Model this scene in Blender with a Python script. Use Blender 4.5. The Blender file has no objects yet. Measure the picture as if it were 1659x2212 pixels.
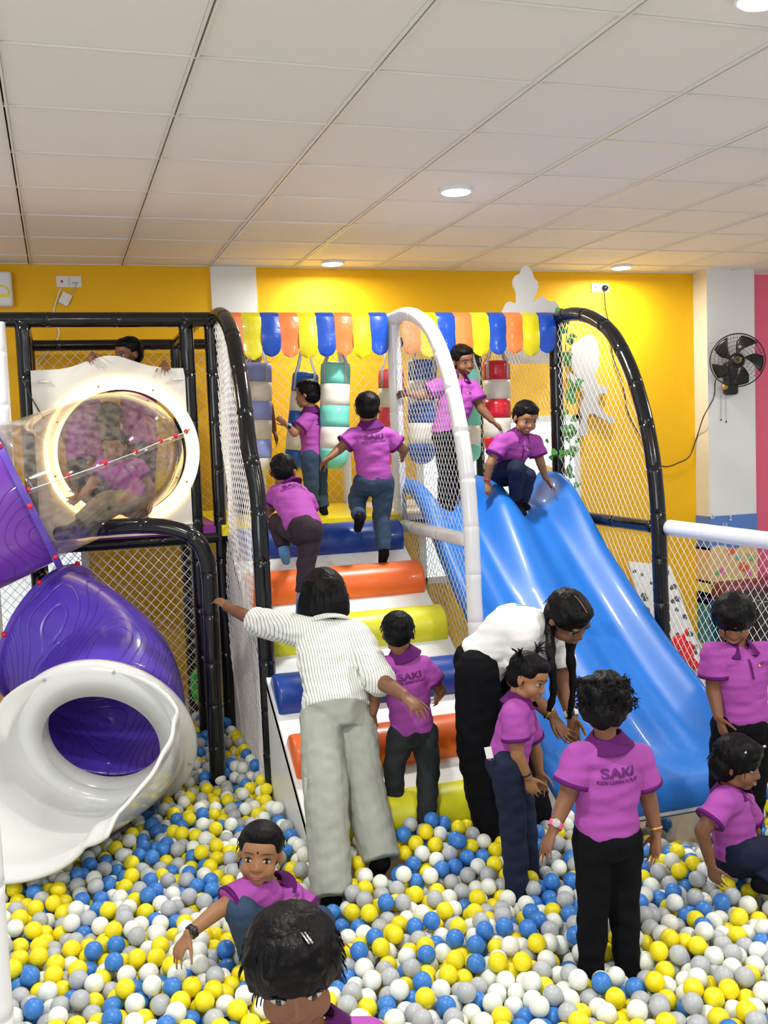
import bpy, bmesh, math, random
import numpy as np
from mathutils import Vector, Matrix, noise
from mathutils.bvhtree import BVHTree
random.seed(7)
SC = bpy.context.scene
COL = SC.collection
PI = math.pi
def V(*a): return Vector(a)

# ------------------------------------------------------------------ camera
YAW, PITCH, ROLL, FPX = 0.30896839, -0.07653709, -0.03802452, 2183.95
CAM = V(0, 0, 1.95)
_cy, _sy, _cp, _sp = math.cos(YAW), math.sin(YAW), math.cos(PITCH), math.sin(PITCH)
FWD = V(_sy*_cp, _cy*_cp, _sp); _r = V(_cy, -_sy, 0); _u = _r.cross(FWD)
RGT = _r*math.cos(ROLL) + _u*math.sin(ROLL); UPV = -_r*math.sin(ROLL) + _u*math.cos(ROLL)
cam = bpy.data.objects.new('camera', bpy.data.cameras.new('camera')); COL.objects.link(cam)
cam.data.sensor_fit = 'HORIZONTAL'; cam.data.sensor_width = 36; cam.data.lens = 36*FPX/1659
cam.data.clip_start = .05; cam.data.clip_end = 200
m = Matrix((RGT, UPV, -FWD)).transposed().to_4x4(); m.translation = CAM; cam.matrix_world = m
SC.camera = cam
# ------------------------------------------------------------------ light
W = bpy.data.worlds.new('world'); SC.world = W; W.use_nodes = True
W.node_tree.nodes['Background'].inputs[0].default_value = (.93, .96, 1, 1)
W.node_tree.nodes['Background'].inputs[1].default_value = .50
SC.view_settings.view_transform = 'Standard'; SC.view_settings.look = 'None'
SC.view_settings.gamma = 1; SC.view_settings.use_curve_mapping = False
SC.view_settings.exposure = 0.17
def area(name, loc, size, power, color=(1,1,1), target=None, sy=None):
    l = bpy.data.lights.new(name, 'AREA'); l.size = size; l.energy = power; l.color = color
    if sy: l.shape = 'RECTANGLE'; l.size_y = sy
    else: l.shape = 'DISK'
    o = bpy.data.objects.new(name, l); COL.objects.link(o); o.location = loc
    if target is not None: o.rotation_euler = (Vector(target)-Vector(loc)).to_track_quat('-Z', 'Y').to_euler()
    return o
CEIL = 3.193
area('soft_fill_behind_camera', (-2.4, -1.5, 2.3), 2.6, 75, (.95, .98, 1), (1.6, 5, .9), 1.6)  # soft fill light added high behind the camera, not an actual window
for k, (lx, ly, pw) in enumerate([(2.03,4.94,40),(1.94,7.0,15),(4.28,7.0,17),(3.6,1.9,42),(.2,2.2,44),(2.0,.4,36),(-.9,5.0,24),(5.2,4.3,32)]):
    area('ceiling_downlight', (lx, ly, CEIL-.06), .16, pw, (1, .98, .93))

def ray(px, py): return FWD + RGT*((px-829.5)/FPX) - UPV*((py-1106)/FPX)
def at(px, py, Y): d = ray(px, py); return CAM + d*(Y/d.y)
def atz(px, py, z): d = ray(px, py); return CAM + d*((z-CAM.z)/d.z)
def atx(px, py, x): d = ray(px, py); return CAM + d*(x/d.x)
def proj(p):
    d = Vector(p)-CAM; c = d.dot(FWD); return 829.5+FPX*d.dot(RGT)/c, 1106-FPX*d.dot(UPV)/c, c

# ------------------------------------------------------------------ materials
MATS = {}
def mat(name, col, rough=.5, spec=.5, metal=0, coat=0, sss=0, emit=None, estr=0, bump=None, vary=0, trans=0, alpha=1):
    if name in MATS: return MATS[name]
    m = bpy.data.materials.new(name); m.use_nodes = True; nt = m.node_tree; b = nt.nodes['Principled BSDF']
    I = b.inputs
    I['Base Color'].default_value = (*col, 1); I['Roughness'].default_value = rough
    I['Specular IOR Level'].default_value = spec; I['Metallic'].default_value = metal
    I['Coat Weight'].default_value = coat; I['Coat Roughness'].default_value = .08
    if sss:
        I['Subsurface Weight'].default_value = sss; I['Subsurface Radius'].default_value = (.02, .01, .006)
        I['Subsurface Scale'].default_value = .5
    if emit: I['Emission Color'].default_value = (*emit, 1); I['Emission Strength'].default_value = estr
    I['Transmission Weight'].default_value = trans; I['Alpha'].default_value = alpha
    tc = nt.nodes.new('ShaderNodeTexCoord')
    if vary:
        n = nt.nodes.new('ShaderNodeTexNoise'); n.inputs['Scale'].default_value = 3; n.inputs['Detail'].default_value = 4
        nt.links.new(tc.outputs['Object'], n.inputs['Vector'])
        r = nt.nodes.new('ShaderNodeMix'); r.data_type = 'RGBA'
        r.inputs['A'].default_value = (*[c*(1-vary) for c in col], 1); r.inputs['B'].default_value = (*[min(1, c*(1+vary)) for c in col], 1)
        nt.links.new(n.outputs['Fac'], r.inputs['Factor']); nt.links.new(r.outputs['Result'], I['Base Color'])
    if bump:
        sc, st, stretch = bump
        n = nt.nodes.new('ShaderNodeTexNoise'); n.inputs['Scale'].default_value = sc; n.inputs['Detail'].default_value = 3
        mp = nt.nodes.new('ShaderNodeMapping'); mp.inputs['Scale'].default_value = stretch
        nt.links.new(tc.outputs['Object'], mp.inputs[0]); nt.links.new(mp.outputs[0], n.inputs['Vector'])
        bp = nt.nodes.new('ShaderNodeBump'); bp.inputs['Strength'].default_value = st; bp.inputs['Distance'].default_value = .01
        nt.links.new(n.outputs['Fac'], bp.inputs['Height']); nt.links.new(bp.outputs[0], I['Normal'])
    MATS[name] = m; return m
ONE = (1,1,1)
M_wy = mat('yellow_paint', (.88,.50,.004), .62, .35, bump=(60,.06,ONE), vary=.03)
M_ww = mat('white_paint', (.80,.83,.84), .6, .3, bump=(60,.05,ONE))
M_cream = mat('cream_paint', (.80,.76,.62), .6, .3)
M_pink = mat('pink_paint', (.86,.16,.27), .6, .3, vary=.03)
M_floor = mat('floor_tile', (.62,.58,.52), .25, .5, vary=.08)
M_tile = mat('ceiling_tile', (.84,.81,.77), .8, .2, bump=(200,.05,ONE), vary=.02)
M_tbar = mat('tbar_metal', (.78,.76,.72), .35, .5)
M_dark = mat('dark_gap', (.05,.045,.04), .8)
M_lamp = mat('lamp_lens', (.9,.9,.9), .5, emit=(.95,.98,1), estr=9)
M_bk = mat('black_vinyl', (.004,.0045,.006), .2, .4, coat=.25, bump=(14,.35,(1,1,.35)))
M_wh = mat('white_vinyl', (.80,.82,.84), .28, .5, coat=.2, bump=(14,.2,(1,1,.35)))
M_net = mat('white_net_cord', (.82,.80,.78), .7, .3)
M_deck = mat('yellow_deck_vinyl', (.85,.68,.01), .35, .5, coat=.2)
M_blue = mat('royal_blue_vinyl', (.005,.045,.28), .35, .5, coat=.15, bump=(9,.2,ONE))
M_orange = mat('orange_vinyl', (.78,.14,.022), .35, .5, coat=.15, bump=(9,.2,ONE))
M_lemon = mat('lemon_vinyl', (.70,.68,.02), .38, .5, coat=.15, bump=(9,.2,ONE))
M_awo = mat('awning_orange', (.75,.19,.045), .3, .5, coat=.3, bump=(12,.5,ONE))
M_awb = mat('awning_blue', (.006,.06,.40), .28, .5, coat=.3, bump=(12,.5,ONE))
M_awy = mat('awning_yellow', (.66,.58,.008), .28, .5, coat=.3, bump=(12,.5,ONE))
M_plank = mat('white_plank', (.76,.77,.76), .4, .5)
M_slide = mat('blue_slide_plastic', (.010,.155,.58), .42, .45, coat=.08, vary=.05)
M_pan = mat('cream_plastic_panel', (.74,.72,.66), .4, .5)
M_chute = mat('white_slide_plastic', (.80,.81,.78), .22, .5, coat=.5, sss=.05)
M_by = mat('ball_yellow', (.88,.74,.008), .38, .5, sss=.0)
M_bb = mat('ball_blue', (.04,.20,.60), .38, .5)
M_bw = mat('ball_white', (.82,.85,.78), .38, .5)
M_bg = mat('ball_grey', (.44,.46,.48), .38, .5)
M_skin = mat('skin_brown', (.20,.085,.042), .5, .4, sss=.08, vary=.06)
M_skin2 = mat('skin_tan', (.31,.145,.068), .5, .4, sss=.08, vary=.06)
M_hair = mat('black_hair', (.0035,.003,.0035), .45, .13, bump=(70,.5,(1,1,.12)))
M_polo = mat('purple_polo_cloth', (.35,.066,.35), .75, .25, bump=(45,.25,ONE), vary=.05)
M_plum = mat('plum_collar_cloth', (.085,.003,.10), .75, .25)
M_print = mat('plum_print', (.10,.004,.12), .6)
M_blackp = mat('black_trouser_cloth', (.005,.005,.007), .85, .1, bump=(25,.3,ONE))
M_plump = mat('aubergine_trouser_cloth', (.035,.022,.033), .8, .2, bump=(25,.3,ONE))
M_jean = mat('blue_denim', (.035,.062,.115), .8, .2, bump=(35,.4,ONE), vary=.45)
M_djean = mat('navy_denim', (.012,.018,.045), .8, .2, bump=(35,.4,ONE), vary=.3)
M_gjean = mat('charcoal_denim', (.022,.026,.028), .8, .2, bump=(35,.4,ONE), vary=.3)
M_navy = mat('navy_cloth', (.008,.012,.035), .8, .2)
M_sage = mat('sage_trouser_cloth', (.36,.38,.33), .85, .2, bump=(20,.4,ONE), vary=.12)
M_olive = mat('olive_trouser_cloth', (.22,.18,.12), .85, .2, bump=(20,.4,ONE), vary=.12)
M_wtee = mat('white_tee_cloth', (.82,.82,.80), .8, .2, bump=(20,.3,ONE))
M_sock = mat('black_sock', (.006,.006,.008), .9, .1)
M_bsock = mat('pale_blue_sock', (.12,.25,.5), .9, .1)
M_eye = mat('eye_white', (.40,.37,.35), .3)
M_iris = mat('dark_iris', (.012,.006,.004), .1)
M_lip = mat('lip', (.30,.09,.07), .45)
M_pinkp = mat('pink_watch_plastic', (.85,.10,.28), .35)
M_black = mat('black_plastic', (.01,.01,.012), .3, .5)
M_red = mat('red_bolt_plastic', (.75,.01,.02), .25, .5, coat=.4)
M_redv = mat('red_vinyl', (.62,.012,.03), .3, .5, coat=.2)
M_pinkv = mat('coral_vinyl', (.80,.08,.13), .35, .5)
M_mint = mat('mint_vinyl', (.17,.62,.50), .4, .5)
M_lav = mat('lavender_vinyl', (.26,.33,.72), .4, .5)
M_bagb = mat('navy_blue_vinyl', (.01,.10,.42), .35, .5)
M_bagw = mat('off_white_vinyl', (.74,.72,.63), .4, .5)
M_strap = mat('grey_strap', (.45,.46,.48), .6)
M_leaf = mat('ivy_leaf', (.06,.22,.04), .45, .4, vary=.4)
M_metal = mat('bright_metal', (.7,.7,.7), .25, metal=1)
M_gold = mat('gold_print', (.6,.35,.08), .35, metal=.6)
M_green = mat('lime_plastic', (.08,.75,.10), .35)
M_brass = mat('brass', (.75,.5,.15), .25, metal=1)
M_led = mat('warm_led_strip', (1,.8,.5), .5, emit=(1,.75,.30), estr=3.6)
M_led2 = mat('warm_led_diffuser', (1,.9,.7), .4, emit=(1,.76,.36), estr=.9)
M_glass = mat('bright_window_pane', (.8,.9,.95), .15, .5, emit=(.80,.92,1), estr=.95)
# striped shirt
M_str = mat('white_striped_shirt_cloth', (.78,.79,.74), .8, .2)
nt = M_str.node_tree; b = nt.nodes['Principled BSDF']; tc = nt.nodes.new('ShaderNodeTexCoord'); wv = nt.nodes.new('ShaderNodeTexWave')
wv.bands_direction = 'X'; wv.inputs['Scale'].default_value = 30; wv.inputs['Distortion'].default_value = 1.0; wv.inputs['Detail'].default_value = 1; wv.inputs['Detail Scale'].default_value = .3
cr = nt.nodes.new('ShaderNodeValToRGB'); cr.color_ramp.elements[0].position = .0; cr.color_ramp.elements[0].color = (.30,.34,.33,1)
cr.color_ramp.elements[1].position = .28; cr.color_ramp.elements[1].color = (.80,.81,.75,1)
nt.links.new(tc.outputs['Object'], wv.inputs[0]); nt.links.new(wv.outputs['Fac'], cr.inputs[0]); nt.links.new(cr.outputs[0], b.inputs['Base Color'])
# purple tube plastic with embossed swirls
def swirl(name, col):
    m = mat(name, col, .28, .5, coat=.4); nt = m.node_tree; b = nt.nodes['Principled BSDF']
    tc = nt.nodes.new('ShaderNodeTexCoord'); wv = nt.nodes.new('ShaderNodeTexNoise'); wv.inputs['Scale'].default_value = 2.3; wv.inputs['Detail'].default_value = 0
    nt.links.new(tc.outputs['Object'], wv.inputs['Vector'])
    mu = nt.nodes.new('ShaderNodeMath'); mu.operation = 'MULTIPLY'; mu.inputs[1].default_value = 16
    fr = nt.nodes.new('ShaderNodeMath'); fr.operation = 'PINGPONG'; fr.inputs[1].default_value = .5
    cr = nt.nodes.new('ShaderNodeValToRGB'); cr.color_ramp.elements[0].position = 0; cr.color_ramp.elements[0].color = (0,0,0,1)
    cr.color_ramp.elements[1].position = .09; cr.color_ramp.elements[1].color = (1,1,1,1)
    bp = nt.nodes.new('ShaderNodeBump'); bp.inputs['Strength'].default_value = .7; bp.inputs['Distance'].default_value = .006
    nt.links.new(wv.outputs['Fac'], mu.inputs[0]); nt.links.new(mu.outputs[0], fr.inputs[0]); nt.links.new(fr.outputs[0], cr.inputs[0])
    nt.links.new(cr.outputs[0], bp.inputs['Height']); nt.links.new(bp.outputs[0], b.inputs['Normal']); return m
M_purp = swirl('violet_tube_plastic', (.10,.05,.50)); M_purp2 = swirl('purple_tube_plastic', (.20,.045,.46))
M_purpf = mat('violet_flange', (.14,.07,.52), .3, .5, coat=.4)
# clear plastic
M_clear = bpy.data.materials.new('clear_scratched_plastic'); M_clear.use_nodes = True; nt = M_clear.node_tree; nt.nodes.clear()
o_ = nt.nodes.new('ShaderNodeOutputMaterial'); mx = nt.nodes.new('ShaderNodeMixShader'); tr = nt.nodes.new('ShaderNodeBsdfTransparent'); gl = nt.nodes.new('ShaderNodeBsdfGlossy')
tr.inputs[0].default_value = (.97,.95,.93,1); gl.inputs['Roughness'].default_value = .06; fn = nt.nodes.new('ShaderNodeMapRange'); lw_ = nt.nodes.new('ShaderNodeLayerWeight'); lw_.inputs[0].default_value = .25; nt.links.new(lw_.outputs['Facing'], fn.inputs[0]); fn.inputs[3].default_value = .035; fn.inputs[4].default_value = .5
mx2 = nt.nodes.new('ShaderNodeMixShader'); df = nt.nodes.new('ShaderNodeBsdfDiffuse'); df.inputs[0].default_value = (.95,.88,.80,1)
ns = nt.nodes.new('ShaderNodeTexNoise'); ns.inputs['Scale'].default_value = 26; ns.inputs['Detail'].default_value = 6
ra = nt.nodes.new('ShaderNodeMapRange'); ra.inputs[1].default_value = .4; ra.inputs[2].default_value = .8; ra.inputs[3].default_value = .02; ra.inputs[4].default_value = .16
nt.links.new(ns.outputs['Fac'], ra.inputs[0]); nt.links.new(ra.outputs[0], mx2.inputs[0])
nt.links.new(fn.outputs[0], mx.inputs[0]); nt.links.new(tr.outputs[0], mx.inputs[1]); nt.links.new(gl.outputs[0], mx.inputs[2])
nt.links.new(mx.outputs[0], mx2.inputs[1]); nt.links.new(df.outputs[0], mx2.inputs[2]); nt.links.new(mx2.outputs[0], o_.inputs[0])

# ------------------------------------------------------------------ mesh helpers
def tag(o, label=None, cat=None, group=None, kind=None):
    if label: o['label'] = label
    if cat: o['category'] = cat
    if group: o['group'] = group
    if kind: o['kind'] = kind
    return o
ORG = {}
def thing(name, label, cat, loc, group=None):
    o = bpy.data.objects.new(name, None); COL.objects.link(o); o.location = loc; o.empty_display_size = .1
    ORG[o.name] = Vector(loc); return tag(o, label, cat, group)
def frame(d, hint=V(0,0,1)):
    d = Vector(d).normalized(); s = d.cross(hint)
    if s.length < 1e-3: s = d.cross(V(0,1,0))
    s.normalize(); return s, s.cross(d), d
class MB:
    def __init__(s): s.v = []; s.f = []; s.m = []; s.cm = 0
    def add(s, vs, fs):
        b = len(s.v); s.v += [tuple(q) for q in vs]
        for f in fs: s.f.append(tuple(b+i for i in f)); s.m.append(s.cm)
        return s
    def box(s, lo, hi, R=None, c=None):
        x0,y0,z0 = lo; x1,y1,z1 = hi
        vs = [V(x,y,z) for x in (x0,x1) for y in (y0,y1) for z in (z0,z1)]
        if R is not None: vs = [R@q + (c or V(0,0,0)) for q in vs]
        return s.add(vs, [(0,1,3,2),(4,6,7,5),(0,4,5,1),(2,3,7,6),(0,2,6,4),(1,5,7,3)])
    def rings(s, rings, closed=True, cap=True):
        n = len(rings[0]); vs = [q for r in rings for q in r]; fs = []
        for i in range(len(rings)-1):
            for j in range(n if closed else n-1):
                k = (j+1) % n; fs.append((i*n+j, i*n+k, (i+1)*n+k, (i+1)*n+j))
        if cap: fs.append(tuple(range(n-1,-1,-1))); fs.append(tuple((len(rings)-1)*n+j for j in range(n)))
        return s.add(vs, fs)
    def tube(s, pts, r, n=12, cap=True, up=None, flat=1):
        pts = [Vector(p) for p in pts]; rs = r if isinstance(r, (list,tuple)) else [r]*len(pts); R = []; a = None
        for i, p in enumerate(pts):
            d = (pts[min(i+1,len(pts)-1)]-pts[max(i-1,0)]).normalized()
            if a is None: a = frame(d, up or V(0,0,1))[0]
            a = (a - d*a.dot(d)); a = a.normalized() if a.length > 1e-6 else frame(d)[0]
            b = d.cross(a)
            R.append([p + a*(math.cos(t)*rs[i]) + b*(math.sin(t)*rs[i]*flat) for t in [2*PI*k/n for k in range(n)]])
        return s.rings(R, True, cap)
    def tcap(s, p0, p1, r0, r1, n=14, flat=1, side=None, e0=True, e1=True):
        p0 = Vector(p0); p1 = Vector(p1); d = p1-p0; L = d.length
        if L < 1e-5: d = V(0,0,1e-4); L = 1e-4
        d = d/L
        if side is not None:
            a = Vector(side); a = a-d*a.dot(d); a = a.normalized() if a.length > 1e-4 else frame(d)[0]
        else: a = frame(d)[0]
        b = d.cross(a); prof = []
        if e0: prof += [(-r0*math.cos(t), r0*math.sin(t)) for t in (.25,.7,1.15)]
        prof += [(0,r0)] + [(L*k/3, r0+(r1-r0)*k/3) for k in (1,2)] + [(L,r1)]
        if e1: prof += [(L+r1*math.cos(t), r1*math.sin(t)) for t in (1.15,.7,.25)]
        R = [[p0+d*h+a*(math.cos(t)*q)+b*(math.sin(t)*q*flat) for t in [2*PI*k/n for k in range(n)]] for h,q in prof]
        return s.rings(R)
    def loft(s, secs, n=24):
        # secs: (center, side, front, half width, half depth)
        return s.rings([[c + a*(math.cos(t)*rw) + b*(math.sin(t)*rd) for t in [2*PI*k/n for k in range(n)]] for c,a,b,rw,rd in secs])
    def ell(s, c, ax, r, n=16, m=10):
        a,b,u = ax; R = []
        for i in range(m+1):
            t = PI*(i+.02)/(m+.04); R.append([c+u*(-math.cos(t)*r[2])+a*(math.sin(t)*math.cos(p)*r[0])+b*(math.sin(t)*math.sin(p)*r[1]) for p in [2*PI*k/n for k in range(n)]])
        return s.rings(R)
    def prism(s, poly, off):
        n = len(poly); off = Vector(off); vs = [Vector(p) for p in poly]+[Vector(p)+off for p in poly]
        return s.add(vs, [tuple(range(n)), tuple(range(2*n-1,n-1,-1))]+[(i,i+n,(i+1)%n+n,(i+1)%n) for i in range(n)])
    def slab(s, P, nu, nv, th):
        # P(u,v)->Vector, u,v in 0..1 ; th thickness below the surface
        top = [[P(i/nu, j/nv) for j in range(nv+1)] for i in range(nu+1)]; bot = []
        for i in range(nu+1):
            r = []
            for j in range(nv+1):
                du = top[min(i+1,nu)][j]-top[max(i-1,0)][j]; dv = top[i][min(j+1,nv)]-top[i][max(j-1,0)]
                r.append(top[i][j]-du.cross(dv).normalized()*th)
            bot.append(r)
        w = nv+1; N = (nu+1)*w; vs = [q for r in top for q in r]+[q for r in bot for q in r]; fs = []
        for i in range(nu):
            for j in range(nv):
                a = i*w+j; fs.append((a,a+1,a+1+w,a+w)); fs.append((N+a,N+a+w,N+a+w+1,N+a+1))
        for i in range(nu):
            a = i*w; fs.append((a,a+w,N+a+w,N+a)); a += nv; fs.append((a,N+a,N+a+w,a+w))
        for j in range(nv):
            a = j; fs.append((a,N+a,N+a+1,a+1)); a = nu*w+j; fs.append((a,a+1,N+a+1,N+a))
        return s.add(vs, fs)
    def build(s, name, mats, parent=None, smooth=True, ang=None):
        me = bpy.data.meshes.new(name); org = ORG.get(parent.name, V(0,0,0)) if parent else V(0,0,0)
        me.from_pydata([(q[0]-org.x, q[1]-org.y, q[2]-org.z) for q in s.v], [], s.f)
        if not isinstance(mats, (list,tuple)): mats = [mats]
        for q in mats: me.materials.append(q)
        if len(mats) > 1: me.polygons.foreach_set('material_index', s.m)
        bm = bmesh.new(); bm.from_mesh(me); bmesh.ops.recalc_face_normals(bm, faces=bm.faces); bm.to_mesh(me); bm.free()
        if smooth: me.shade_smooth()
        if smooth and ang: me.set_sharp_from_angle(angle=math.radians(ang))
        o = bpy.data.objects.new(name, me); COL.objects.link(o)
        if parent: o.parent = parent; ORG[o.name] = org
        else: ORG[o.name] = V(0,0,0)
        return o
def centered(o):
    # put a top-level mesh's origin at the base of the thing
    me = o.data; n = len(me.vertices); a = np.empty(n*3, 'f'); me.vertices.foreach_get('co', a); a = a.reshape(-1,3)
    c = (a.min(0)+a.max(0))/2; c[2] = a[:,2].min(); a -= c; me.vertices.foreach_set('co', a.ravel()); o.location = Vector(c.tolist()); ORG[o.name] = Vector(c.tolist()); me.update(); return o
def fuse(mb, name, mt, parent, voxel=.006, it=4, disp=None):
    o = mb.build(name, mt, parent)
    r = o.modifiers.new('r', 'REMESH'); r.mode = 'VOXEL'; r.voxel_size = voxel; r.use_smooth_shade = True
    s = o.modifiers.new('s', 'SMOOTH'); s.factor = .5; s.iterations = it
    bpy.context.view_layer.update(); dg = bpy.context.evaluated_depsgraph_get()
    me = bpy.data.meshes.new_from_object(o.evaluated_get(dg)); o.modifiers.clear(); old = o.data; o.data = me; bpy.data.meshes.remove(old)
    if not me.materials: me.materials.append(mt)
    if disp:
        amp, fr = disp; n = len(me.vertices); co = np.empty(n*3,'f'); me.vertices.foreach_get('co', co); no = np.empty(n*3,'f'); me.vertices.foreach_get('normal', no)
        co = co.reshape(-1,3); no = no.reshape(-1,3); org = np.array(ORG[o.name]); q = (co+org)*np.array(fr)
        d = np.array([noise.noise(Vector(t.tolist())) for t in q])*amp; co += no*d[:,None]; me.vertices.foreach_set('co', co.ravel().astype('f')); me.update()
    me.shade_smooth(); me.name = name; return o
def arc(c, a, b, r, t0, t1, n): return [Vector(c)+Vector(a)*(r*math.cos(t))+Vector(b)*(r*math.sin(t)) for t in [t0+(t1-t0)*k/n for k in range(n+1)]]
def spline(pts, n=10):
    pts = [Vector(p) for p in pts]; P = [pts[0]*2-pts[1]]+pts+[pts[-1]*2-pts[-2]]; out = []
    for i in range(1, len(P)-2):
        for k in range(n):
            t = k/n; a,b,c,d = P[i-1],P[i],P[i+1],P[i+2]
            out.append(.5*((2*b)+(c-a)*t+(2*a-5*b+4*c-d)*t*t+(3*b-a-3*c+d)*t**3))
    return out+[pts[-1]]
def resample(pts, step):
    L = [0]
    for a,b in zip(pts,pts[1:]): L.append(L[-1]+(b-a).length)
    n = max(2, int(L[-1]/step)); out = []; j = 0
    for k in range(n+1):
        s = L[-1]*k/n
        while j < len(L)-2 and L[j+1] < s: j += 1
        t = (s-L[j])/max(1e-9, L[j+1]-L[j]); out.append(pts[j].lerp(pts[j+1], min(1,t)))
    return out, L[-1]
def pipe(name, pts, r, mt, parent, seam=.27, n=16):
    pts = [Vector(p) for p in pts]; fine, L = resample(pts, .03); P = []; R = []; nx = seam*.6; s = 0
    for i in range(len(fine)):
        p = fine[i]
        if i: s += (p-fine[i-1]).length
        rr = r*(1+.025*noise.noise(p*9))
        if s >= nx and 0 < i < len(fine)-1:
            d = (fine[i+1]-p).normalized()
            for o_, k in ((-.006,1.03),(-.001,.94),(.001,.94),(.006,1.03)): P.append(p+d*o_); R.append(r*k)
            nx += seam
        else: P.append(p); R.append(rr)
    return MB().tube(P, R, n).build(name, mt, parent)
def net(name, O, u, v, poly, du, dv, th, sag=.012, parent=None, mt=None):
    O = Vector(O); u = Vector(u); v = Vector(v); nrm = u.cross(v).normalized(); mb = MB()
    for sg in (1,-1):
        vals = [p[0]/du+sg*p[1]/dv for p in poly]; k0 = math.ceil(min(vals)); k1 = math.floor(max(vals))
        for k in range(k0, k1+1):
            hit = []
            for (a,b),(c,d) in zip(poly, poly[1:]+poly[:1]):
                f0 = a/du+sg*b/dv-k; f1 = c/du+sg*d/dv-k
                if (f0 < 0) != (f1 < 0): t = f0/(f0-f1); hit.append((a+(c-a)*t, b+(d-b)*t))
            hit.sort(key=lambda q: q[1])
            for h0, h1 in zip(hit[::2], hit[1::2]):
                L = math.hypot(h1[0]-h0[0], h1[1]-h0[1]); m_ = max(1, int(L/.12)); P = []
                for i in range(m_+1):
                    t = i/m_; a = h0[0]+(h1[0]-h0[0])*t; b = h0[1]+(h1[1]-h0[1])*t; p = O+u*a+v*b
                    q = noise.noise(p*1.7); q2 = noise.noise(p*5+V(9,2,1))
                    P.append(p+nrm*(q*sag*2+q2*sag*.3+sg*th*.4)+u*(q2*sag*.25))
                mb.tube(P, th, 4, False)
    o = mb.build(name, mt or M_net, parent)
    return o
def decal(body, name, src_pts_faces, origin, ux, uy, dirn, mt, parent, off=.0022):
    # lay flat lettering on a cloth surface: every vertex is dropped on the mesh along dirn
    org = ORG[body.name]; me = body.data
    bv = BVHTree.FromPolygons([tuple(v.co) for v in me.vertices], [tuple(p.vertices) for p in me.polygons])
    vs, fs = src_pts_faces; out = []
    for x,y in vs:
        p = origin+ux*x+uy*y-org; h = bv.ray_cast(p-dirn*.25, dirn, .5)
        out.append((h[0]-dirn*off+org) if h[0] is not None else (p+org))
    mb = MB(); mb.add(out, fs); return mb.build(name, mt, parent, smooth=False)
_txt = {}
def text_geo(s, bold=.012):
    if s in _txt: return _txt[s]
    c = bpy.data.curves.new('t', 'FONT'); c.body = s; c.size = 1; c.align_x = 'CENTER'; c.offset = bold; c.resolution_u = 4
    o = bpy.data.objects.new('t', c); COL.objects.link(o); bpy.context.view_layer.update()
    me = bpy.data.meshes.new_from_object(o.evaluated_get(bpy.context.evaluated_depsgraph_get()))
    bm = bmesh.new(); bm.from_mesh(me); bmesh.ops.triangulate(bm, faces=bm.faces)
    bmesh.ops.subdivide_edges(bm, edges=[e for e in bm.edges if e.calc_length() > .25], cuts=1)
    vs = [(v.co.x, v.co.y) for v in bm.verts]; bm.verts.index_update(); fs = [tuple(v.index for v in f.verts) for f in bm.faces]; bm.free()
    bpy.data.objects.remove(o); bpy.data.curves.remove(c); bpy.data.meshes.remove(me); _txt[s] = (vs, fs); return _txt[s]
def text3d(name, s, origin, ux, uy, size, mt, parent, wide=1):
    vs, fs = text_geo(s); mb = MB(); n = ux.cross(uy)
    mb.add([origin+ux*(x*size*wide)+uy*(y*size)+n*.001 for x,y in vs], fs); return mb.build(name, mt, parent, smooth=False)

# ------------------------------------------------------------------ the room
YW = 7.35
def st(o): return tag(o, kind='structure')
st(MB().box((-3,-2,-.05),(9,YW+.1,0)).build('floor', M_floor, smooth=False))
mb = MB(); mb.box((-3,YW,0),(1.11,YW+.1,CEIL+.03)).box((1.44,YW,0),(5.2,YW+.1,CEIL+.03)); st(mb.build('wall_back', M_wy, smooth=False))
st(MB().box((5.55,YW,0),(9,YW+.1,CEIL+.03)).build('wall_right', M_pink, smooth=False))
st(MB().box((1.11,YW-.012,0),(1.44,YW+.1,CEIL+.03)).build('trim_1', M_ww, smooth=False))
mb = MB(); mb.box((5.13,YW-.185,0),(5.595,YW+.1,CEIL+.03)); o = st(mb.build('trim_2', [M_ww, M_cream], smooth=False))
for p in o.data.polygons:
    if p.normal.x < -.9: p.material_index = 1
st(MB().box((-3,YW-.02,0),(5.13,YW,.085)).build('baseboard_back', M_cream, smooth=False))
GX0, GY0, GS = -.112, 2.793, .6065
mb = MB(); g = .013
for i in range(-4,14):
    for j in range(-7,8):
        x0 = GX0+.61*i; y0 = GY0+GS*j; y1 = min(y0+GS, YW)
        if y1-y0 > .06: mb.box((x0+g,y0+g,CEIL+.004),(x0+.61-g,y1-g,CEIL+.018))
st(mb.build('ceiling', M_tile, smooth=False))
mb = MB(); mb.box((-3,-2,CEIL+.02),(9,YW+.1,CEIL+.05)); st(mb.build('trim_3', M_dark, smooth=False))
mb = MB()
for i in range(-4,15):
    x = GX0+.61*i
    for a,b in ((-.012,-.0035),(.0035,.012)): mb.box((x+a,-1.6,CEIL-.006),(x+b,YW,CEIL+.012))
for j in range(-7,9):
    y = GY0+GS*j
    if y < YW-.04: mb.box((-3,y-.010,CEIL-.002),(9,y+.006,CEIL+.010))
mb.box((-3,YW-.02,CEIL-.004),(9,YW,CEIL+.003)); st(mb.build('trim_4', M_tbar, smooth=False))
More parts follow.
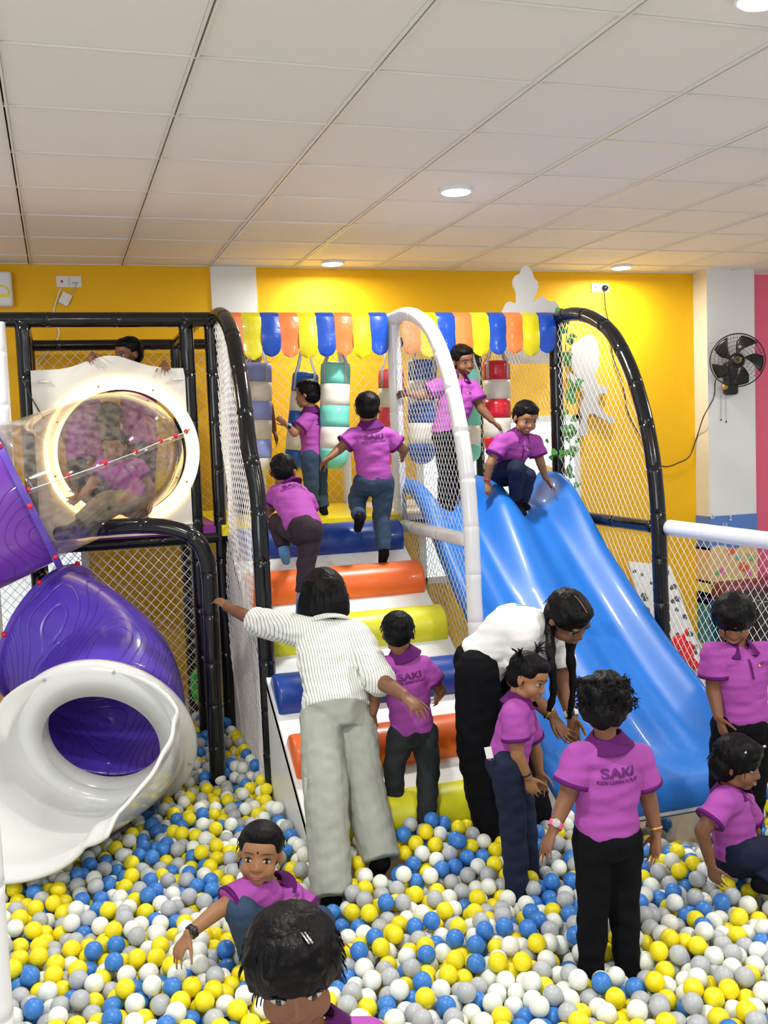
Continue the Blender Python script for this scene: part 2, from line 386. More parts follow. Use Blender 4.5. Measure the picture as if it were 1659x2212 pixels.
# downlights
def lamp(c, lab, r=.085):
    t = thing('ceiling_lamp', lab, 'lamp', c)
    MB().tube([c+V(0,0,.006),c+V(0,0,-.012),c+V(0,0,-.016)], [r,r,r*.9], 28).build('lamp_rim', M_ww, t, ang=40)
    MB().tube([c+V(0,0,-.0165),c+V(0,0,-.021),c+V(0,0,-.022)], [r*.88,r*.82,r*.4], 28).build('lamp_lens', M_lamp, t)
for px,py,lab in ((985,409,'round recessed ceiling lamp glowing in the middle of the ceiling'),(718,566,'round ceiling lamp glowing above the white wall strip near the back wall'),(1342,575,'round ceiling lamp glowing at the back wall above the double socket on the right')):
    lamp(atz(px,py,CEIL), lab)
lamp(atz(1650,-12,CEIL), 'round ceiling lamp at the top right corner, nearest of the lamps')
# windows behind the play frame
def window(name, x0,x1,z0,z1, bars):
    f = MB(); y = YW-.03
    for a,b,c,d in ((x0,x1,z1-.05,z1),(x0,x1,z0,z0+.05),(x0,x0+.05,z0,z1),(x1-.05,x1,z0,z1)): f.box((a,y,c),(b,YW+.02,d))
    for xb in bars: f.box((xb-.02,y,z0),(xb+.02,YW+.02,z1))
    o = st(f.build(name, M_ww, smooth=False)); MB().box((x0+.04,y+.012,z0+.04),(x1-.04,y+.018,z1-.04)).build('window_pane', M_glass, o, smooth=False); return o
w1 = window('window_1', 2.62,4.02,.78,2.05,(3.3,))
window('window_2', -1.2,.16,.55,1.34,(-.45,))
# decals on the window
rr = random.Random(3)
def leafpoly(c, ang, L, w, n=7):
    pts = []; a = V(math.cos(ang),0,math.sin(ang)); b = V(-math.sin(ang),0,math.cos(ang))
    for k in range(n+1): t = k/n; pts.append(c+a*(L*(t-.5))+b*(w*math.sin(PI*t)**.8))
    for k in range(n-1,0,-1): t = k/n; pts.append(c+a*(L*(t-.5))-b*(w*math.sin(PI*t)**.8))
    return pts
M_yst = mat('yellow_sticker', (.85,.62,.12), .5); M_bst = mat('brown_sticker', (.35,.12,.10), .5)
for k in range(26):
    c = V(rr.uniform(2.75,3.9), YW-.022, rr.uniform(.9,1.95)); mb = MB()
    for q in range(rr.choice((2,3,4))): mb.prism(leafpoly(c+V(rr.uniform(-.06,.06),0,rr.uniform(-.07,.07)), rr.uniform(0,6.3), rr.uniform(.08,.2), rr.uniform(.01,.03)), (0,.002,0))
    o = mb.build('leaf_sticker', M_yst if k%3 else M_bst, smooth=False); centered(o)
    tag(o, ('yellow' if k%3 else 'brown')+' leaf-shaped sticker on the bright window behind the slide', 'sticker', ('yellow' if k%3 else 'brown')+' leaf stickers on the window')
# sockets, adaptor, cables
def socket(c, w, h, lab, plug):
    t = thing('wall_socket', lab, 'socket', c); 
    MB().box((c.x-w/2,YW-.012,c.z-h/2),(c.x+w/2,YW,c.z+h/2)).build('faceplate', M_ww, t, smooth=False)
    MB().box((c.x-w/2+.03,YW-.016,c.z-.008),(c.x-w/2+.042,YW-.011,c.z+.01)).build('rocker_switch', M_red, t, smooth=False)
    MB().box((c.x-.0015,YW-.0135,c.z-h/2+.004),(c.x+.0015,YW-.0115,c.z+h/2-.004)).build('seam', M_strap, t, smooth=False)
    if plug: MB().tube([V(c.x+w/4,YW-.045,c.z-.005),V(c.x+w/4,YW-.02,c.z-.005),V(c.x+w/4,YW-.011,c.z-.005)], [.018,.026,.028], 16).build('plug', M_black, t)
    else: MB().box((c.x+w/8,YW-.02,c.z-.012),(c.x+w/3,YW-.011,c.z-.004)).build('slot', M_strap, t, smooth=False)
socket(at(149,609,YW), .165,.075, 'white double wall socket with a red switch, above the left frame', False)
socket(at(1295,622,YW), .155,.07, 'white double wall socket with a black plug, on the right of the back wall', True)
t = thing('power_adaptor', 'white square adaptor hanging crooked on its wire below the left socket', 'adaptor', at(141,646,YW-.02))
c = at(141,646,YW-.02); MB().box((-.032,-.014,-.04),(.032,.014,.04), Matrix.Rotation(.5,3,'Y'), c).build('adaptor_body', M_ww, t, smooth=False)
MB().tube(spline([at(165,612,YW-.02),at(160,625,YW-.03),at(148,634,YW-.03)]), .0025, 6).build('wire', M_strap, t)
o = MB().tube(spline([at(131,622,YW-.02),at(122,650,YW-.015),at(116,675,YW-.015),at(122,700,YW-.015),at(125,730,YW-.015),at(80,790,YW-.02)]), .005, 8).build('white_cable', M_wh); centered(o)
tag(o, 'pale cable running down the yellow wall from the left socket', 'cable')
o = MB().tube(spline([at(1305,630,YW-.03),at(1308,665,YW-.02),at(1316,705,YW-.015),at(1324,770,YW-.015),at(1345,830,YW-.015),at(1358,895,YW-.015),at(1385,945,YW-.015),at(1412,995,YW-.015),at(1437,1008,YW-.02),at(1465,1000,YW-.02),at(1490,985,YW-.02),at(1505,945,YW-.03),at(1520,900,YW-.2),at(1542,858,YW-.2),at(1545,825,YW-.2),at(1552,812,YW-.22)],8), .0045, 8).build('black_cable', M_black); centered(o)
tag(o, 'thin black cable draped across the yellow wall to the fan', 'cable')
# air conditioner
a0 = at(25,592,YW); a1 = at(25,665,YW)
t = thing('air_conditioner', 'white wall unit with a round yellow logo at the left edge', 'air conditioner', V(a1.x-.4,YW,a1.z))
mb = MB(); mb.box((a0.x-.75,YW-.12,a1.z),(a0.x,YW,a0.z)); o = mb.build('housing', M_ww, t, smooth=False); bv = o.modifiers.new('b','BEVEL'); bv.width = .02; bv.segments = 3
c = at(3,632,YW-.122); MB().tube(arc(c, V(1,0,0), V(0,0,1), .045, -.3, 3.6, 20), .006, 6).build('yellow_logo', M_by, t)
MB().box((c.x-.04,YW-.124,c.z-.03),(c.x+.045,YW-.12,c.z-.012)).build('yellow_logo', M_by, t, smooth=False)
# mural on the column foot
ML = {k: mat('mural_'+k, c, .5) for k,c in dict(sky=(.10,.22,.60),sand=(.72,.52,.25),lemon=(.72,.72,.25),sea=(.04,.25,.35),deep=(.02,.04,.30),red=(.75,.12,.06),pink=(.75,.15,.45),aqua=(.1,.5,.55),white=(.75,.75,.75),green=(.2,.5,.15)).items()}
t = thing('beach_mural', 'painted beach mural with letters on the lower part of the white column', 'mural', V(5.36,YW-.19,.1))
xa,xb,yf = 5.128,5.597,YW-.189
bands = [('sky',.90,1.165),('sand',.62,.90),('lemon',.50,.62),('deep',.44,.52),('sea',.10,.46)]
for nm,z0,z1 in bands:
    mb = MB()
    for s in range(12):
        u0 = s/12; u1 = (s+1)/12; w0 = .02*math.sin(u0*9+z1*7) if z1 < 1.1 else .0; w1 = .02*math.sin(u1*9+z1*7) if z1 < 1.1 else 0
        mb.prism([V(xa+(xb-xa)*u0,yf-.001,z0-.03),V(xa+(xb-xa)*u1,yf-.001,z0-.03),V(xa+(xb-xa)*u1,yf-.001,z1+w1),V(xa+(xb-xa)*u0,yf-.001,z1+w0)], (0,-.001*(1+bands.index((nm,z0,z1))),0))
    mb.box((xa-.002,YW-.189,z0-.02),(xa,YW,z1)); mb.build('painted_band', ML[nm], t, smooth=False)
def blob(c, r, mt, k, y=yf-.008):
    mb = MB(); mb.prism([V(c[0]+r*(1+.25*math.sin(a*3+k))*math.cos(a), y, c[1]+r*.8*(1+.25*math.sin(a*2+k))*math.sin(a)) for a in [2*PI*q/14 for q in range(14)]], (0,-.002,0)); mb.build('painted_shape', ML[mt], t, smooth=False)
for k,(x,z,r,mt) in enumerate([(5.17,1.06,.035,'white'),(5.21,1.03,.03,'white'),(5.26,.99,.03,'aqua'),(5.45,.72,.05,'red'),(5.5,.66,.03,'pink'),(5.24,.70,.03,'pink'),(5.19,.69,.025,'green'),(5.33,.86,.04,'red'),(5.4,.80,.025,'aqua'),(5.5,.84,.03,'sand'),(5.2,.5,.04,'deep'),(5.3,.38,.05,'aqua'),(5.22,.3,.04,'lemon'),(5.42,.3,.03,'pink'),(5.3,.18,.04,'deep'),(5.5,.2,.04,'aqua'),(5.53,.79,.03,'green')]): blob((x,z), r, mt, k)
for s,px,py in (('D',1540,1112),('2',1578,1116),('\u03c9',1566,1130)):
    text3d('painted_letter', s, at(px,py+8,yf-.014), V(1,0,0), V(0,0,1), .06, M_wh, t)
# wall fan
c = at(1593,778,YW-.42); F = (CAM-c); F.z = .1; F = Matrix.Rotation(.1,3,'Z')@F.normalized(); S_,U_,_ = frame(F)
t = thing('wall_fan', 'black five-blade fan mounted on the white column by the pink wall', 'fan', at(1572,848,YW-.2))
fx = at(1572,812,YW-.19); mb = MB(); mb.box((fx.x-.055,YW-.27,fx.z-.16),(fx.x+.055,YW-.185,fx.z+.11)); o = mb.build('base', M_black, t, smooth=True, ang=30); q = o.modifiers.new('b','BEVEL'); q.width = .025; q.segments = 3
kc = at(1567,835,YW-.275); MB().tube([kc+V(0,.01,0),kc,kc+V(0,-.012,0)], [.028,.026,.018], 20).build('knob', M_gold, t)
MB().tube([V(fx.x,YW-.24,fx.z+.07),V(fx.x+.01,YW-.3,fx.z+.12), c-F*.08], .022, 10).build('arm', M_black, t)
MB().tube([c-F*.12,c-F*.1,c-F*.03,c-F*.025], [.04,.062,.062,.05], 20).build('motor', M_black, t)
hub_ = MB().tube([c-F*.02,c+F*.02,c+F*.03], [.055,.052,.03], 20).build('hub', M_black, t)
MB().tube(arc(c+F*.032, S_, U_, .022, .4, 5.6, 18), .0022, 6).build('hub_mark', M_gold, hub_)
for k in range(5):
    a0_ = k*2*PI/5+.35; 
    def bl(u, v, a0_=a0_):
        r = .045+u*.155; wv_ = (.13+.42*math.sin(min(1,u*1.15)*PI*.62))*(v-.5)*1.35; a = a0_+wv_+u*.5
        return c+(S_*math.cos(a)+U_*math.sin(a))*r+F*((v-.5)*.05*(1-u*.3)-.004)
    MB().slab(bl, 8, 6, .003).build('blade', M_black, t)
mb = MB(); R_ = .212
for rr_,dz in ((R_,0),(.18,.035),(.15,.043),(.12,.048),(.09,.05),(.06,.052)):
    mb.tube(arc(c+F*dz, S_, U_, rr_, 0, 2*PI, 48), .0016 if rr_ < R_ else .005, 5, False)
for k in range(72):
    a = 2*PI*k/72; d = S_*math.cos(a)+U_*math.sin(a); mb.tube([c+d*R_, c+d*.18+F*.035, c+d*.12+F*.048, c+d*.06+F*.052], .0008, 4, False)
mb.build('front_grille', M_black, t)
mb = MB()
for k in range(48):
    a = 2*PI*k/48; d = S_*math.cos(a)+U_*math.sin(a); mb.tube([c+d*R_, c+d*.17-F*.055, c+d*.06-F*.07], .0009, 4, False)
mb.build('rear_grille', M_black, t)
for px0,py1 in ((1557,907),(1568,911)):
    p0 = at(px0,853,YW-.2); p1 = at(px0+1,py1,YW-.2); mb = MB(); mb.tube([p0,p1], .0012, 5).ell(p1,(V(1,0,0),V(0,1,0),V(0,0,1)),(.006,.006,.009)); mb.build('pull_cord', M_black, t)
# floor items behind the nets
t = thing('holed_board', 'white board with round grey holes leaning on the wall behind the right net', 'board', at(1425,1405,6.95))
q = [at(1358,1213,7.12), at(1448,1222,7.12), atz(1490,1420,.002), atz(1372,1424,.002)]; q[2].y = q[3].y = 6.95
MB().prism(q, (0,.03,0)).build('board_panel', M_ww, t, smooth=False)
M_hole = mat('board_hole_grey', (.12,.14,.14), .7); mb = MB(); r2 = random.Random(5)
for k in range(42):
    u = r2.uniform(.06,.94); v = r2.uniform(.05,.95); p = q[0].lerp(q[1],u).lerp(q[3].lerp(q[2],u),v)+V(0,-.002,0); r = r2.uniform(.012,.034)
    mb.prism([p+V(math.cos(a)*r,-.002,math.sin(a)*r) for a in [2*PI*w/12 for w in range(12)]], (0,.003,0))
mb.build('hole_pattern', M_hole, t, smooth=False)
c = at(1478,1432,6.75); t = thing('rocking_toy', 'small red plastic toy on the floor behind the right net', 'toy', V(c.x,c.y,0))
AX = (V(1,0,0),V(0,1,0),V(0,0,1)); mb = MB(); mb.ell(V(c.x-.05,c.y,.24),AX,(.07,.05,.06)).ell(V(c.x+.02,c.y,.16),AX,(.07,.05,.09)).tcap(V(c.x+.02,c.y,.12),V(c.x+.1,c.y,.04),.035,.035).tcap(V(c.x,c.y,.1),V(c.x-.05,c.y,.035),.03,.03).tcap(V(c.x-.02,c.y,.27),V(c.x+.04,c.y,.34),.02,.012)
fuse(mb, 'toy_body', M_red, t, .008)
c = at(440,1480,6.5); t = thing('green_ring_toy', 'bright green plastic hoop-shaped toy behind the left net', 'toy', V(c.x,c.y,0))
mb = MB(); mb.tube([c+V(math.cos(a)*.065,0,math.sin(a)*.115) for a in [2*PI*w/32 for w in range(33)]], .02, 8, False)
for a in (.6,1.6,2.6): mb.tube([c+V(math.cos(a)*.06,0,math.sin(a)*.11), c-V(math.cos(a)*.06,0,math.sin(a)*.11)], .008, 6)
mb.build('hoop', M_green, t)
MB().tube([V(c.x,c.y,0),V(c.x,c.y,c.z-.1)], .02, 8).build('stem', M_green, t)
p = at(1562,1268,7.0); t = thing('sofa', 'black seat with a dark red top edge, behind the right net by the pink wall', 'sofa', V(p.x+.6,6.8,0))
o = MB().box((p.x,6.55,0),(p.x+1.4,7.1,p.z-.04)).build('seat', M_black, t); o.modifiers.new('b','BEVEL').width = .03
o = MB().box((p.x,6.95,p.z-.14),(p.x+1.4,7.2,p.z+.02)).build('backrest', mat('dark_red_vinyl',(.16,.02,.03),.4), t); o.modifiers.new('b','BEVEL').width = .03
# figure cut-outs
def cutout(name, lab, polypx, Y, th=.02):
    p = [at(x,y,Y) for x,y in spline2(polypx)]; o = MB().prism(p, (0,th,0)).build(name, mat('cutout_board',(.52,.51,.50),.6), smooth=False); centered(o); tag(o, lab, 'sign board'); return o
def spline2(pp, n=5):
    q = spline([V(x,y,0) for x,y in pp+[pp[0]]], n); return [(v.x,v.y) for v in q[:-1]]
cutout('cutout_board','pale cut-out board standing on the striped awning, lumpy leaf shape on a base', [(1085,676),(1098,652),(1116,655),(1116,632),(1109,612),(1114,596),(1124,590),(1132,575),(1146,580),(1154,600),(1163,612),(1160,630),(1152,652),(1170,640),(1186,650),(1200,652),(1202,676)], 5.83)
cutout('cutout_board','grey cut-out board of a running child figure on the yellow wall', [(1262,727),(1280,724),(1292,745),(1294,785),(1288,815),(1300,835),(1312,835),(1311,850),(1296,850),(1292,870),(1312,898),(1328,900),(1322,915),(1302,905),(1278,893),(1268,908),(1270,935),(1258,942),(1250,932),(1257,905),(1254,880),(1262,850),(1240,828),(1226,815),(1232,804),(1246,815),(1236,790),(1236,750)], YW-.04)
# ------------------------------------------------------------------ play frame
T = thing('play_frame', 'padded pipe climbing frame with black and white arches in the ball pit', 'play structure', (1.5,5.8,0))
PR_ = .041; ZT = 2.635; ZD = 1.47
for x,mt,z0 in ((-.14,M_bk,0),(.725,M_bk,0),(1.955,M_wh,1.38),(3.03,M_bk,0)): pipe('post', [V(x,5.8,z0),V(x,5.8,ZT)], PR_, mt, T)
pipe('post', [V(.862,5.8,0),V(.862,5.8,ZT)], .036, M_bk, T)
for x,mt in ((-.14,M_bk),(.80,M_bk),(1.98,M_wh),(3.03,M_bk)): pipe('post', [V(x,7.05,0),V(x,7.05,ZT-.02)], .034, mt, T)
pipe('beam', [V(-.6,5.8,ZT),V(.93,5.8,ZT)], PR_, M_bk, T, .36)
pipe('beam', [V(.93,5.8,ZT+.0),V(3.05,5.8,ZT)], .03, M_wh, T, .4)
pipe('beam', [V(-.2,7.05,ZT-.02),V(3.03,7.05,ZT-.02)], .036, M_bk, T, .4)
for x in (.80,1.955,3.03): pipe('beam', [V(x,5.8,ZT),V(x,7.05,ZT-.02)], .034, M_bk, T, .4)
for x in (-.14,): pipe('beam', [V(x,5.8,ZT),V(x,7.05,ZT-.02)], .034, M_bk, T, .4)
prof = [(5.80,2.635),(5.55,2.635),(5.32,2.58),(5.12,2.475),(4.95,2.29),(4.84,2.10),(4.76,1.90),(4.71,1.70),(4.68,1.45),(4.67,1.1),(4.65,.7),(4.64,0)]
for x,mt,dy in ((.885,M_bk,.14),(1.95,M_wh,0),(3.03,M_bk,0)):
    pts = [V(x+(.02 if dy and k > 6 else 0),y+dy*(1-(y-4.64)/1.16),z) for k,(y,z) in enumerate(prof)]
    pipe('arch', spline(pts,6), PR_ if mt is M_bk else .040, mt, T, .24)
    pipe('rail', [V(x,5.76,1.40),V(x,4.72+dy,1.40)], .036, mt if x > 1 else M_wh, T, .4) if x > 1 else None
MB().box((at(1085,700,6.95).x,7.0,at(1150,785,7.0).z),(at(1196,700,6.95).x,7.03,2.62)).build('banner', M_pan, T, smooth=False)
pipe('beam', [V(-.14,5.8,1.40),V(3.03,5.8,1.40)], .034, M_bk, T, .4)
pipe('beam', [V(-.14,7.05,1.40),V(3.03,7.05,1.40)], .034, M_bk, T, .4)
lo = [V(-.02,5.5,1.50),V(.2,5.25,1.535),V(.40,5.10,1.545),V(.54,5.05,1.52),V(.63,5.03,1.46),V(.672,5.03,1.36),V(.68,5.03,1.2),V(.675,5.03,.8),V(.67,5.03,0)]
pipe('arch', spline(lo,6), .040, M_bk, T, .22)
# side fence on the right
FP = [V(3.06,4.62,1.40),V(3.12,3.3,1.39),V(3.16,1.6,1.38)]
t = thing('fence_rail', 'thick white padded rail on top of the right net fence', 'rail', (3.1,3.2,0)); pipe('padded_rail', spline(FP,6), .042, M_wh, t, .5)
pipe('post', [V(3.17,1.6,0),V(3.17,1.6,1.4)], .042, M_wh, t)
o = net('safety_net', (3.045,4.6,0), V(.035,-1,0), V(0,0,1), [(0,.05),(3.0,.05),(3.0,1.37),(0,1.37)], .052,.06,.0017,.015); centered(o); tag(o,'white diamond net under the white padded rail at the right edge','net')
# deck
o = MB().box((.86,5.72,ZD-.06),(1.93,7.03,ZD)).build('deck_mat', M_deck, smooth=False); centered(o); tag(o,'yellow padded deck mat at the top of the roller stairs','mat')
o = MB().box((1.93,5.78,ZD-.07),(3.03,7.03,ZD-.005)).build('deck_mat', M_wh, smooth=False); centered(o); tag(o,'white deck mat at the top of the blue slide','mat')
o = MB().box((-.14,5.78,ZD-.07),(.86,7.03,ZD-.005)).build('deck_mat', mat('purple_deck_vinyl',(.22,.02,.25),.4), smooth=False); centered(o); tag(o,'purple deck mat behind the round tube entrance','mat')
# nets of the frame
def armN(y): # height under the arch at depth y
    P = spline([V(0,a,b) for a,b in prof[:-1]],6); 
    return max([p.z for p in P if abs(p.y-y) < .06] or [0])
def side_poly(z0, dy=0):
    P = spline([V(0,a+dy*(1-(a-4.64)/1.16),b) for a,b in prof],5); P = [p for p in P if p.z > z0]
    return [(5.78-p.y, p.z) for p in P]+[(5.78-P[-1].y, z0),(0,z0)]
nets = [
 ('tall white net stretched under the left black arch', (.885,5.78,0), V(0,-1,0), V(0,0,1), side_poly(.2,.14), .05,.066,.0019,.025),
 ('white net under the white arch, above its white rail', (1.95,5.78,0), V(0,-1,0), V(0,0,1), side_poly(1.42), .05,.062,.0016,.012),
 ('white net below the rail of the white arch', (1.95,5.78,0), V(0,-1,0), V(0,0,1), [(0,.3),(1.1,.3),(1.1,1.38),(0,1.38)], .05,.062,.0016,.012),
 ('white net under the right black arch, above its rail', (3.03,5.78,0), V(0,-1,0), V(0,0,1), side_poly(1.42), .052,.066,.0016,.012),
 ('white net below the rail of the right black arch', (3.03,5.78,0), V(0,-1,0), V(0,0,1), [(0,.1),(1.1,.1),(1.1,1.38),(0,1.38)], .052,.066,.0016,.012),
 ('white net closing the right side of the deck behind the black post', (3.03,7.03,0), V(0,-1,0), V(0,0,1), [(0,1.47),(1.2,1.47),(1.2,2.6),(0,2.6)], .052,.066,.0015,.012),
 ('long white net behind the punch bags along the back of the deck', (-.14,7.04,0), V(1,0,0), V(0,0,1), [(0,1.47),(3.15,1.47),(3.15,2.6),(0,2.6)], .072,.075,.0018,.02),
 ('white net below the tube entrance, under the deck front', (-.14,5.8,0), V(1,0,0), V(0,0,1), [(0,.05),(.86,.05),(.86,1.37),(0,1.37)], .056,.06,.0020,.012),
 ('white net along the back of the space under the deck', (-.8,7.0,0), V(1,0,0), V(0,0,1), [(0,.05),(3.8,.05),(3.8,1.4),(0,1.4)], .06,.064,.0016,.012)]
for lab,O,u,v,poly,du,dv,th,sg in nets:
    o = net('safety_net', O, u, v, poly, du, dv, th, sg); centered(o); tag(o, lab, 'net')
# awning
for lab,x0,x1,seq,cur in (('left striped awning of scalloped vinyl strips over the roller stairs',.925,1.90,'oybobybxoyb',1),('right striped awning of scalloped vinyl strips over the slide',1.99,3.0,'oyboyboyb',0)):
    seq = 'oyboyboyb' if cur else 'oyboyboyb'
    t = thing('striped_awning', lab, 'awning', (x0,5.77,2.4)); n = len(seq); w = (x1-x0)/n
    for k,ch in enumerate(seq):
        xc = x0+w*(k+.5); L = .255+(.012 if k%3==1 else 0); sd = random.random()*6
        def sp(u, v, xc=xc, L=L, sd=sd):
            t_ = max(0,(u-.72)/.28); hw = w*.51*math.sqrt(max(.02,1-t_**2.6)); x = xc+(v-.5)*2*hw
            y = 5.748-.012*math.sin(u*3)-.008*math.sin(v*PI)-.008*math.sin(u*7+sd)*u
            if u < .1: y += .035*(1-u/.1)
            return V(x, y, 2.672-L*u-.006*(k%2)*u)
        MB().slab(sp, 18, 8, .002).build('scalloped_strip', {'o':M_awo,'y':M_awy,'b':M_awb}[ch], t, ang=35)
# roller stairs
t = thing('roller_ramp', 'white ramp with padded half-round steps in blue, orange and yellow', 'stairs', (1.38,4.8,0))
sl = V(0,1,.62).normalized(); nn = V(0,-.62,1).normalized(); base = V(0,5.4,1.205)
XL,XR = .89,1.89
q = [base+sl*.50, base-sl*1.72]; MB().prism([V(XL,0,0)+q[0],V(XR,0,0)+q[0],V(XR,0,0)+q[1],V(XL,0,0)+q[1]], -nn*.05).build('plank', M_plank, t, smooth=False)
MB().prism([V(XL,q[0].y,q[0].z-.02),V(XL,q[1].y,q[1].z-.02),V(XL,q[1].y,0),V(XL,q[0].y,0)], (.02,0,0)).build('side_board', M_plank, t, smooth=False)
for k,(yc,mt) in enumerate(zip((5.62,5.285,4.96,4.635,4.31,3.985),(M_blue,M_orange,M_lemon,M_blue,M_orange,M_lemon))):
    c = base+V(0,1,.62)*(yc-5.4); r = .112; R = []
    def ringat(x, rr): return [V(x,0,0)+c+sl*(math.cos(a)*rr*1.0)+nn*(math.sin(a)*rr*1.0) for a in [PI*j/18 for j in range(19)]]
    R = [ringat(XL+.012,r*.9), ringat(XL+.016,r*.97), ringat(XL+.03,r)]+[ringat(XL+.03+(XR-XL-.06)*j/10, r*(1+.006*math.sin(j*2.1+k))) for j in range(1,10)]+[ringat(XR-.03,r), ringat(XR-.016,r*.97), ringat(XR-.012,r*.9)]
    MB().rings(R).build('padded_step', mt, t, ang=50)
# slide
tr_ = [V(5.86,1.475,0),V(5.62,1.465,0),V(5.42,1.36,0),V(5.12,1.13,0),V(4.75,.86,0),V(4.45,.66,0),V(4.15,.49,0),V(3.99,.405,0),V(3.89,.375,0),V(3.83,.345,0),V(3.80,.27,0),V(3.84,.20,0)]
TR = spline(tr_, 8); TRr, _L = resample(TR, .02)
def slidef(u, v):
    i = u*(len(TRr)-1); k = min(int(i), len(TRr)-2); p = TRr[k].lerp(TRr[k+1], i-k); q = -.03+v*1.06
    y, z = p.x, p.y; top = max(0, min(1,(y-3.85)/.35)); A = (.13+.05*max(0,min(1,(y-5.1)/.4)))*top; A2 = .085*max(0,min(1,(y-3.85)/.35))+.085*max(0,min(1,(y-4.95)/.45))
    qq = max(0,min(1,q)); c = math.cos(2*PI*qq)**2 if True else 0; c = c**1.5
    side = abs(qq-.5) > .25; h = c*(A if side else A2)
    if not side: h *= 1
    h += .014*math.exp(-((qq-.25)/.045)**2)*top+.014*math.exp(-((qq-.75)/.045)**2)*top
    if q < 0: h -= (-q)*2.2
    if q > 1: h -= (q-1)*2.2
    w = .95+.02*math.sin(u*3); x = 2.0+.96*q+ (.02*(1-top))
    yy = y-.06*h/.13*0
    if y > 5.55: h *= 1+.1*(y-5.55)/.3
    return V(x, yy, z+h)
t = thing('double_slide', 'bright blue double wave slide running down into the ball pit', 'slide', (2.48,4.8,0))
MB().slab(lambda u,v: slidef(u,v), 110, 64, -.012).build('slide_bed', M_slide, t)
def und(u, v):
    yy = 3.8+u*1.7; i = min(range(0,len(TRr),3), key=lambda k: abs(TRr[k].x-yy)); return V(2.03+v*.9, yy, TRr[i].y-.035)
MB().slab(und, 24, 4, -.02).build('underside_foam', M_pan, t)
# panel with round tube entrance
t = thing('entrance_panel', 'cream plastic panel with a wavy top and a big lit round hole', 'panel', (.3,5.77,ZD))
PC = V(.342,5.77,1.905); HR = .345
def ptop(x): return 2.36+.075*math.exp(-((x-.30)/.17)**2)
N = 96; outer = []
for k in range(N):
    a = 2*PI*k/N; d = V(math.cos(a),0,math.sin(a)); s = 5
    if abs(d.x) > 1e-6: s = min(s, ((.70-PC.x) if d.x > 0 else (-.115-PC.x))/d.x)
    if d.z < 0: s = min(s, (1.44-PC.z)/d.z)
    else:
        for w in range(400):
            p = PC+d*(w*.003)
            if p.z > ptop(p.x): s = min(s, w*.003); break
    outer.append(PC+d*s)
mb = MB()
for y0,y1 in ((5.755,5.785),):
    inn = [PC+V(math.cos(2*PI*k/N)*HR,0,math.sin(2*PI*k/N)*HR) for k in range(N)]
    vs = []
    for yv in (y0,y1):
        for P in (inn, outer): vs += [V(p.x,yv,p.z) for p in P]
    fs = []
    for k in range(N):
        j = (k+1)%N; fs += [(k,j,N+j,N+k),(2*N+k,3*N+k,3*N+j,2*N+j),(k,2*N+k,2*N+j,j),(N+k,N+j,3*N+j,3*N+k)]
    mb.add(vs, fs)
PB = mb.build('panel_board', M_pan, t, smooth=False)
for x,z in ((-.05,2.30),(.66,2.30),(.67,1.49)):
    mb = MB(); mb.tube([V(x-.03,5.745,z),V(x+.03,5.745,z)], .016, 10, flat=.4); cc_ = mb.build('corner_clip', M_wh, t); MB().tube([V(x,5.742,z),V(x,5.734,z)], .006, 10).build('bolt', M_metal, cc_)
t = thing('led_ring', 'glowing warm white light ring around the tube entrance hole', 'light', (PC.x,5.74,PC.z-.42))
MB().tube(arc(PC+V(0,-.025,0), V(1,0,0), V(0,0,1), .405, 0, 2*PI, 96), .011, 8, False).build('light_strip', M_led, t)
MB().tube(arc(PC+V(0,-.03,0), V(1,0,0), V(0,0,1), .352, 0, 2*PI, 96), .006, 8, False).build('light_strip', M_led, t)
def dif(u,v): a = 2*PI*u; r = .355+v*.05; return PC+V(math.cos(a)*r,-.02,math.sin(a)*r)
MB().slab(dif, 96, 3, .006).build('diffuser', M_led2, t)
for k in range(8): a = 2*PI*k/8+.3; p = PC+V(math.cos(a)*.38,-.03,math.sin(a)*.38); MB().tube([p,p+V(0,-.008,0)], .006, 10).build('bolt', M_brass, t)
# spiral tube slide
t = thing('spiral_tube_slide', 'tube slide, clear then violet plastic, curling down to a white chute', 'slide', (-.1,5.0,0))
P1 = at(50,1068,5.37)
cl = [V(.345,5.76,1.905),V(.24,5.55,1.87),V(.05,5.41,1.80),P1,V(-.50,5.38,1.58),V(-.95,5.52,1.42),V(-1.12,5.85,1.28),V(-.88,6.12,1.17),V(-.55,5.98,1.08)]
P5 = at(106,1368,5.62); P6 = at(222,1600,4.95)
cl2 = [V(-.55,5.98,1.08), V(-.32,5.76,1.01), P5, V(.13,5.42,.78), V(.17,5.15,.64), P6]
S1 = spline(cl[:4],8); 
d1 = (cl[4]-cl[2]).normalized()
def hollow(P, r, n=48, th=.008):
    P = [Vector(p) for p in P]; a = None; F_ = []
    for i,p in enumerate(P):
        d = (P[min(i+1,len(P)-1)]-P[max(i-1,0)]).normalized()
        if a is None: a = frame(d)[0]
        a = (a-d*a.dot(d)).normalized(); F_.append((p,a,d.cross(a)))
    rs = r if isinstance(r,list) else [r]*len(P); mb = MB(); out = [[p+x*(math.cos(q)*R_)+y*(math.sin(q)*R_) for q in [2*PI*k/n for k in range(n)]] for (p,x,y),R_ in zip(F_,rs)]
    inn = [[p+x*(math.cos(q)*(R_-th))+y*(math.sin(q)*(R_-th)) for q in [2*PI*k/n for k in range(n)]] for (p,x,y),R_ in zip(F_,rs)]
    mb.rings(out+inn[::-1]+[out[0]], True, False); return mb, F_
TRAD = .365
mb,_ = hollow([V(.345,5.76,1.905)]+S1[3:], [.338+.022*k/(len(S1)-3) for k in range(len(S1)-2)]); mb.build('clear_tube', M_clear, t)
full = spline(cl,8); k1 = 24
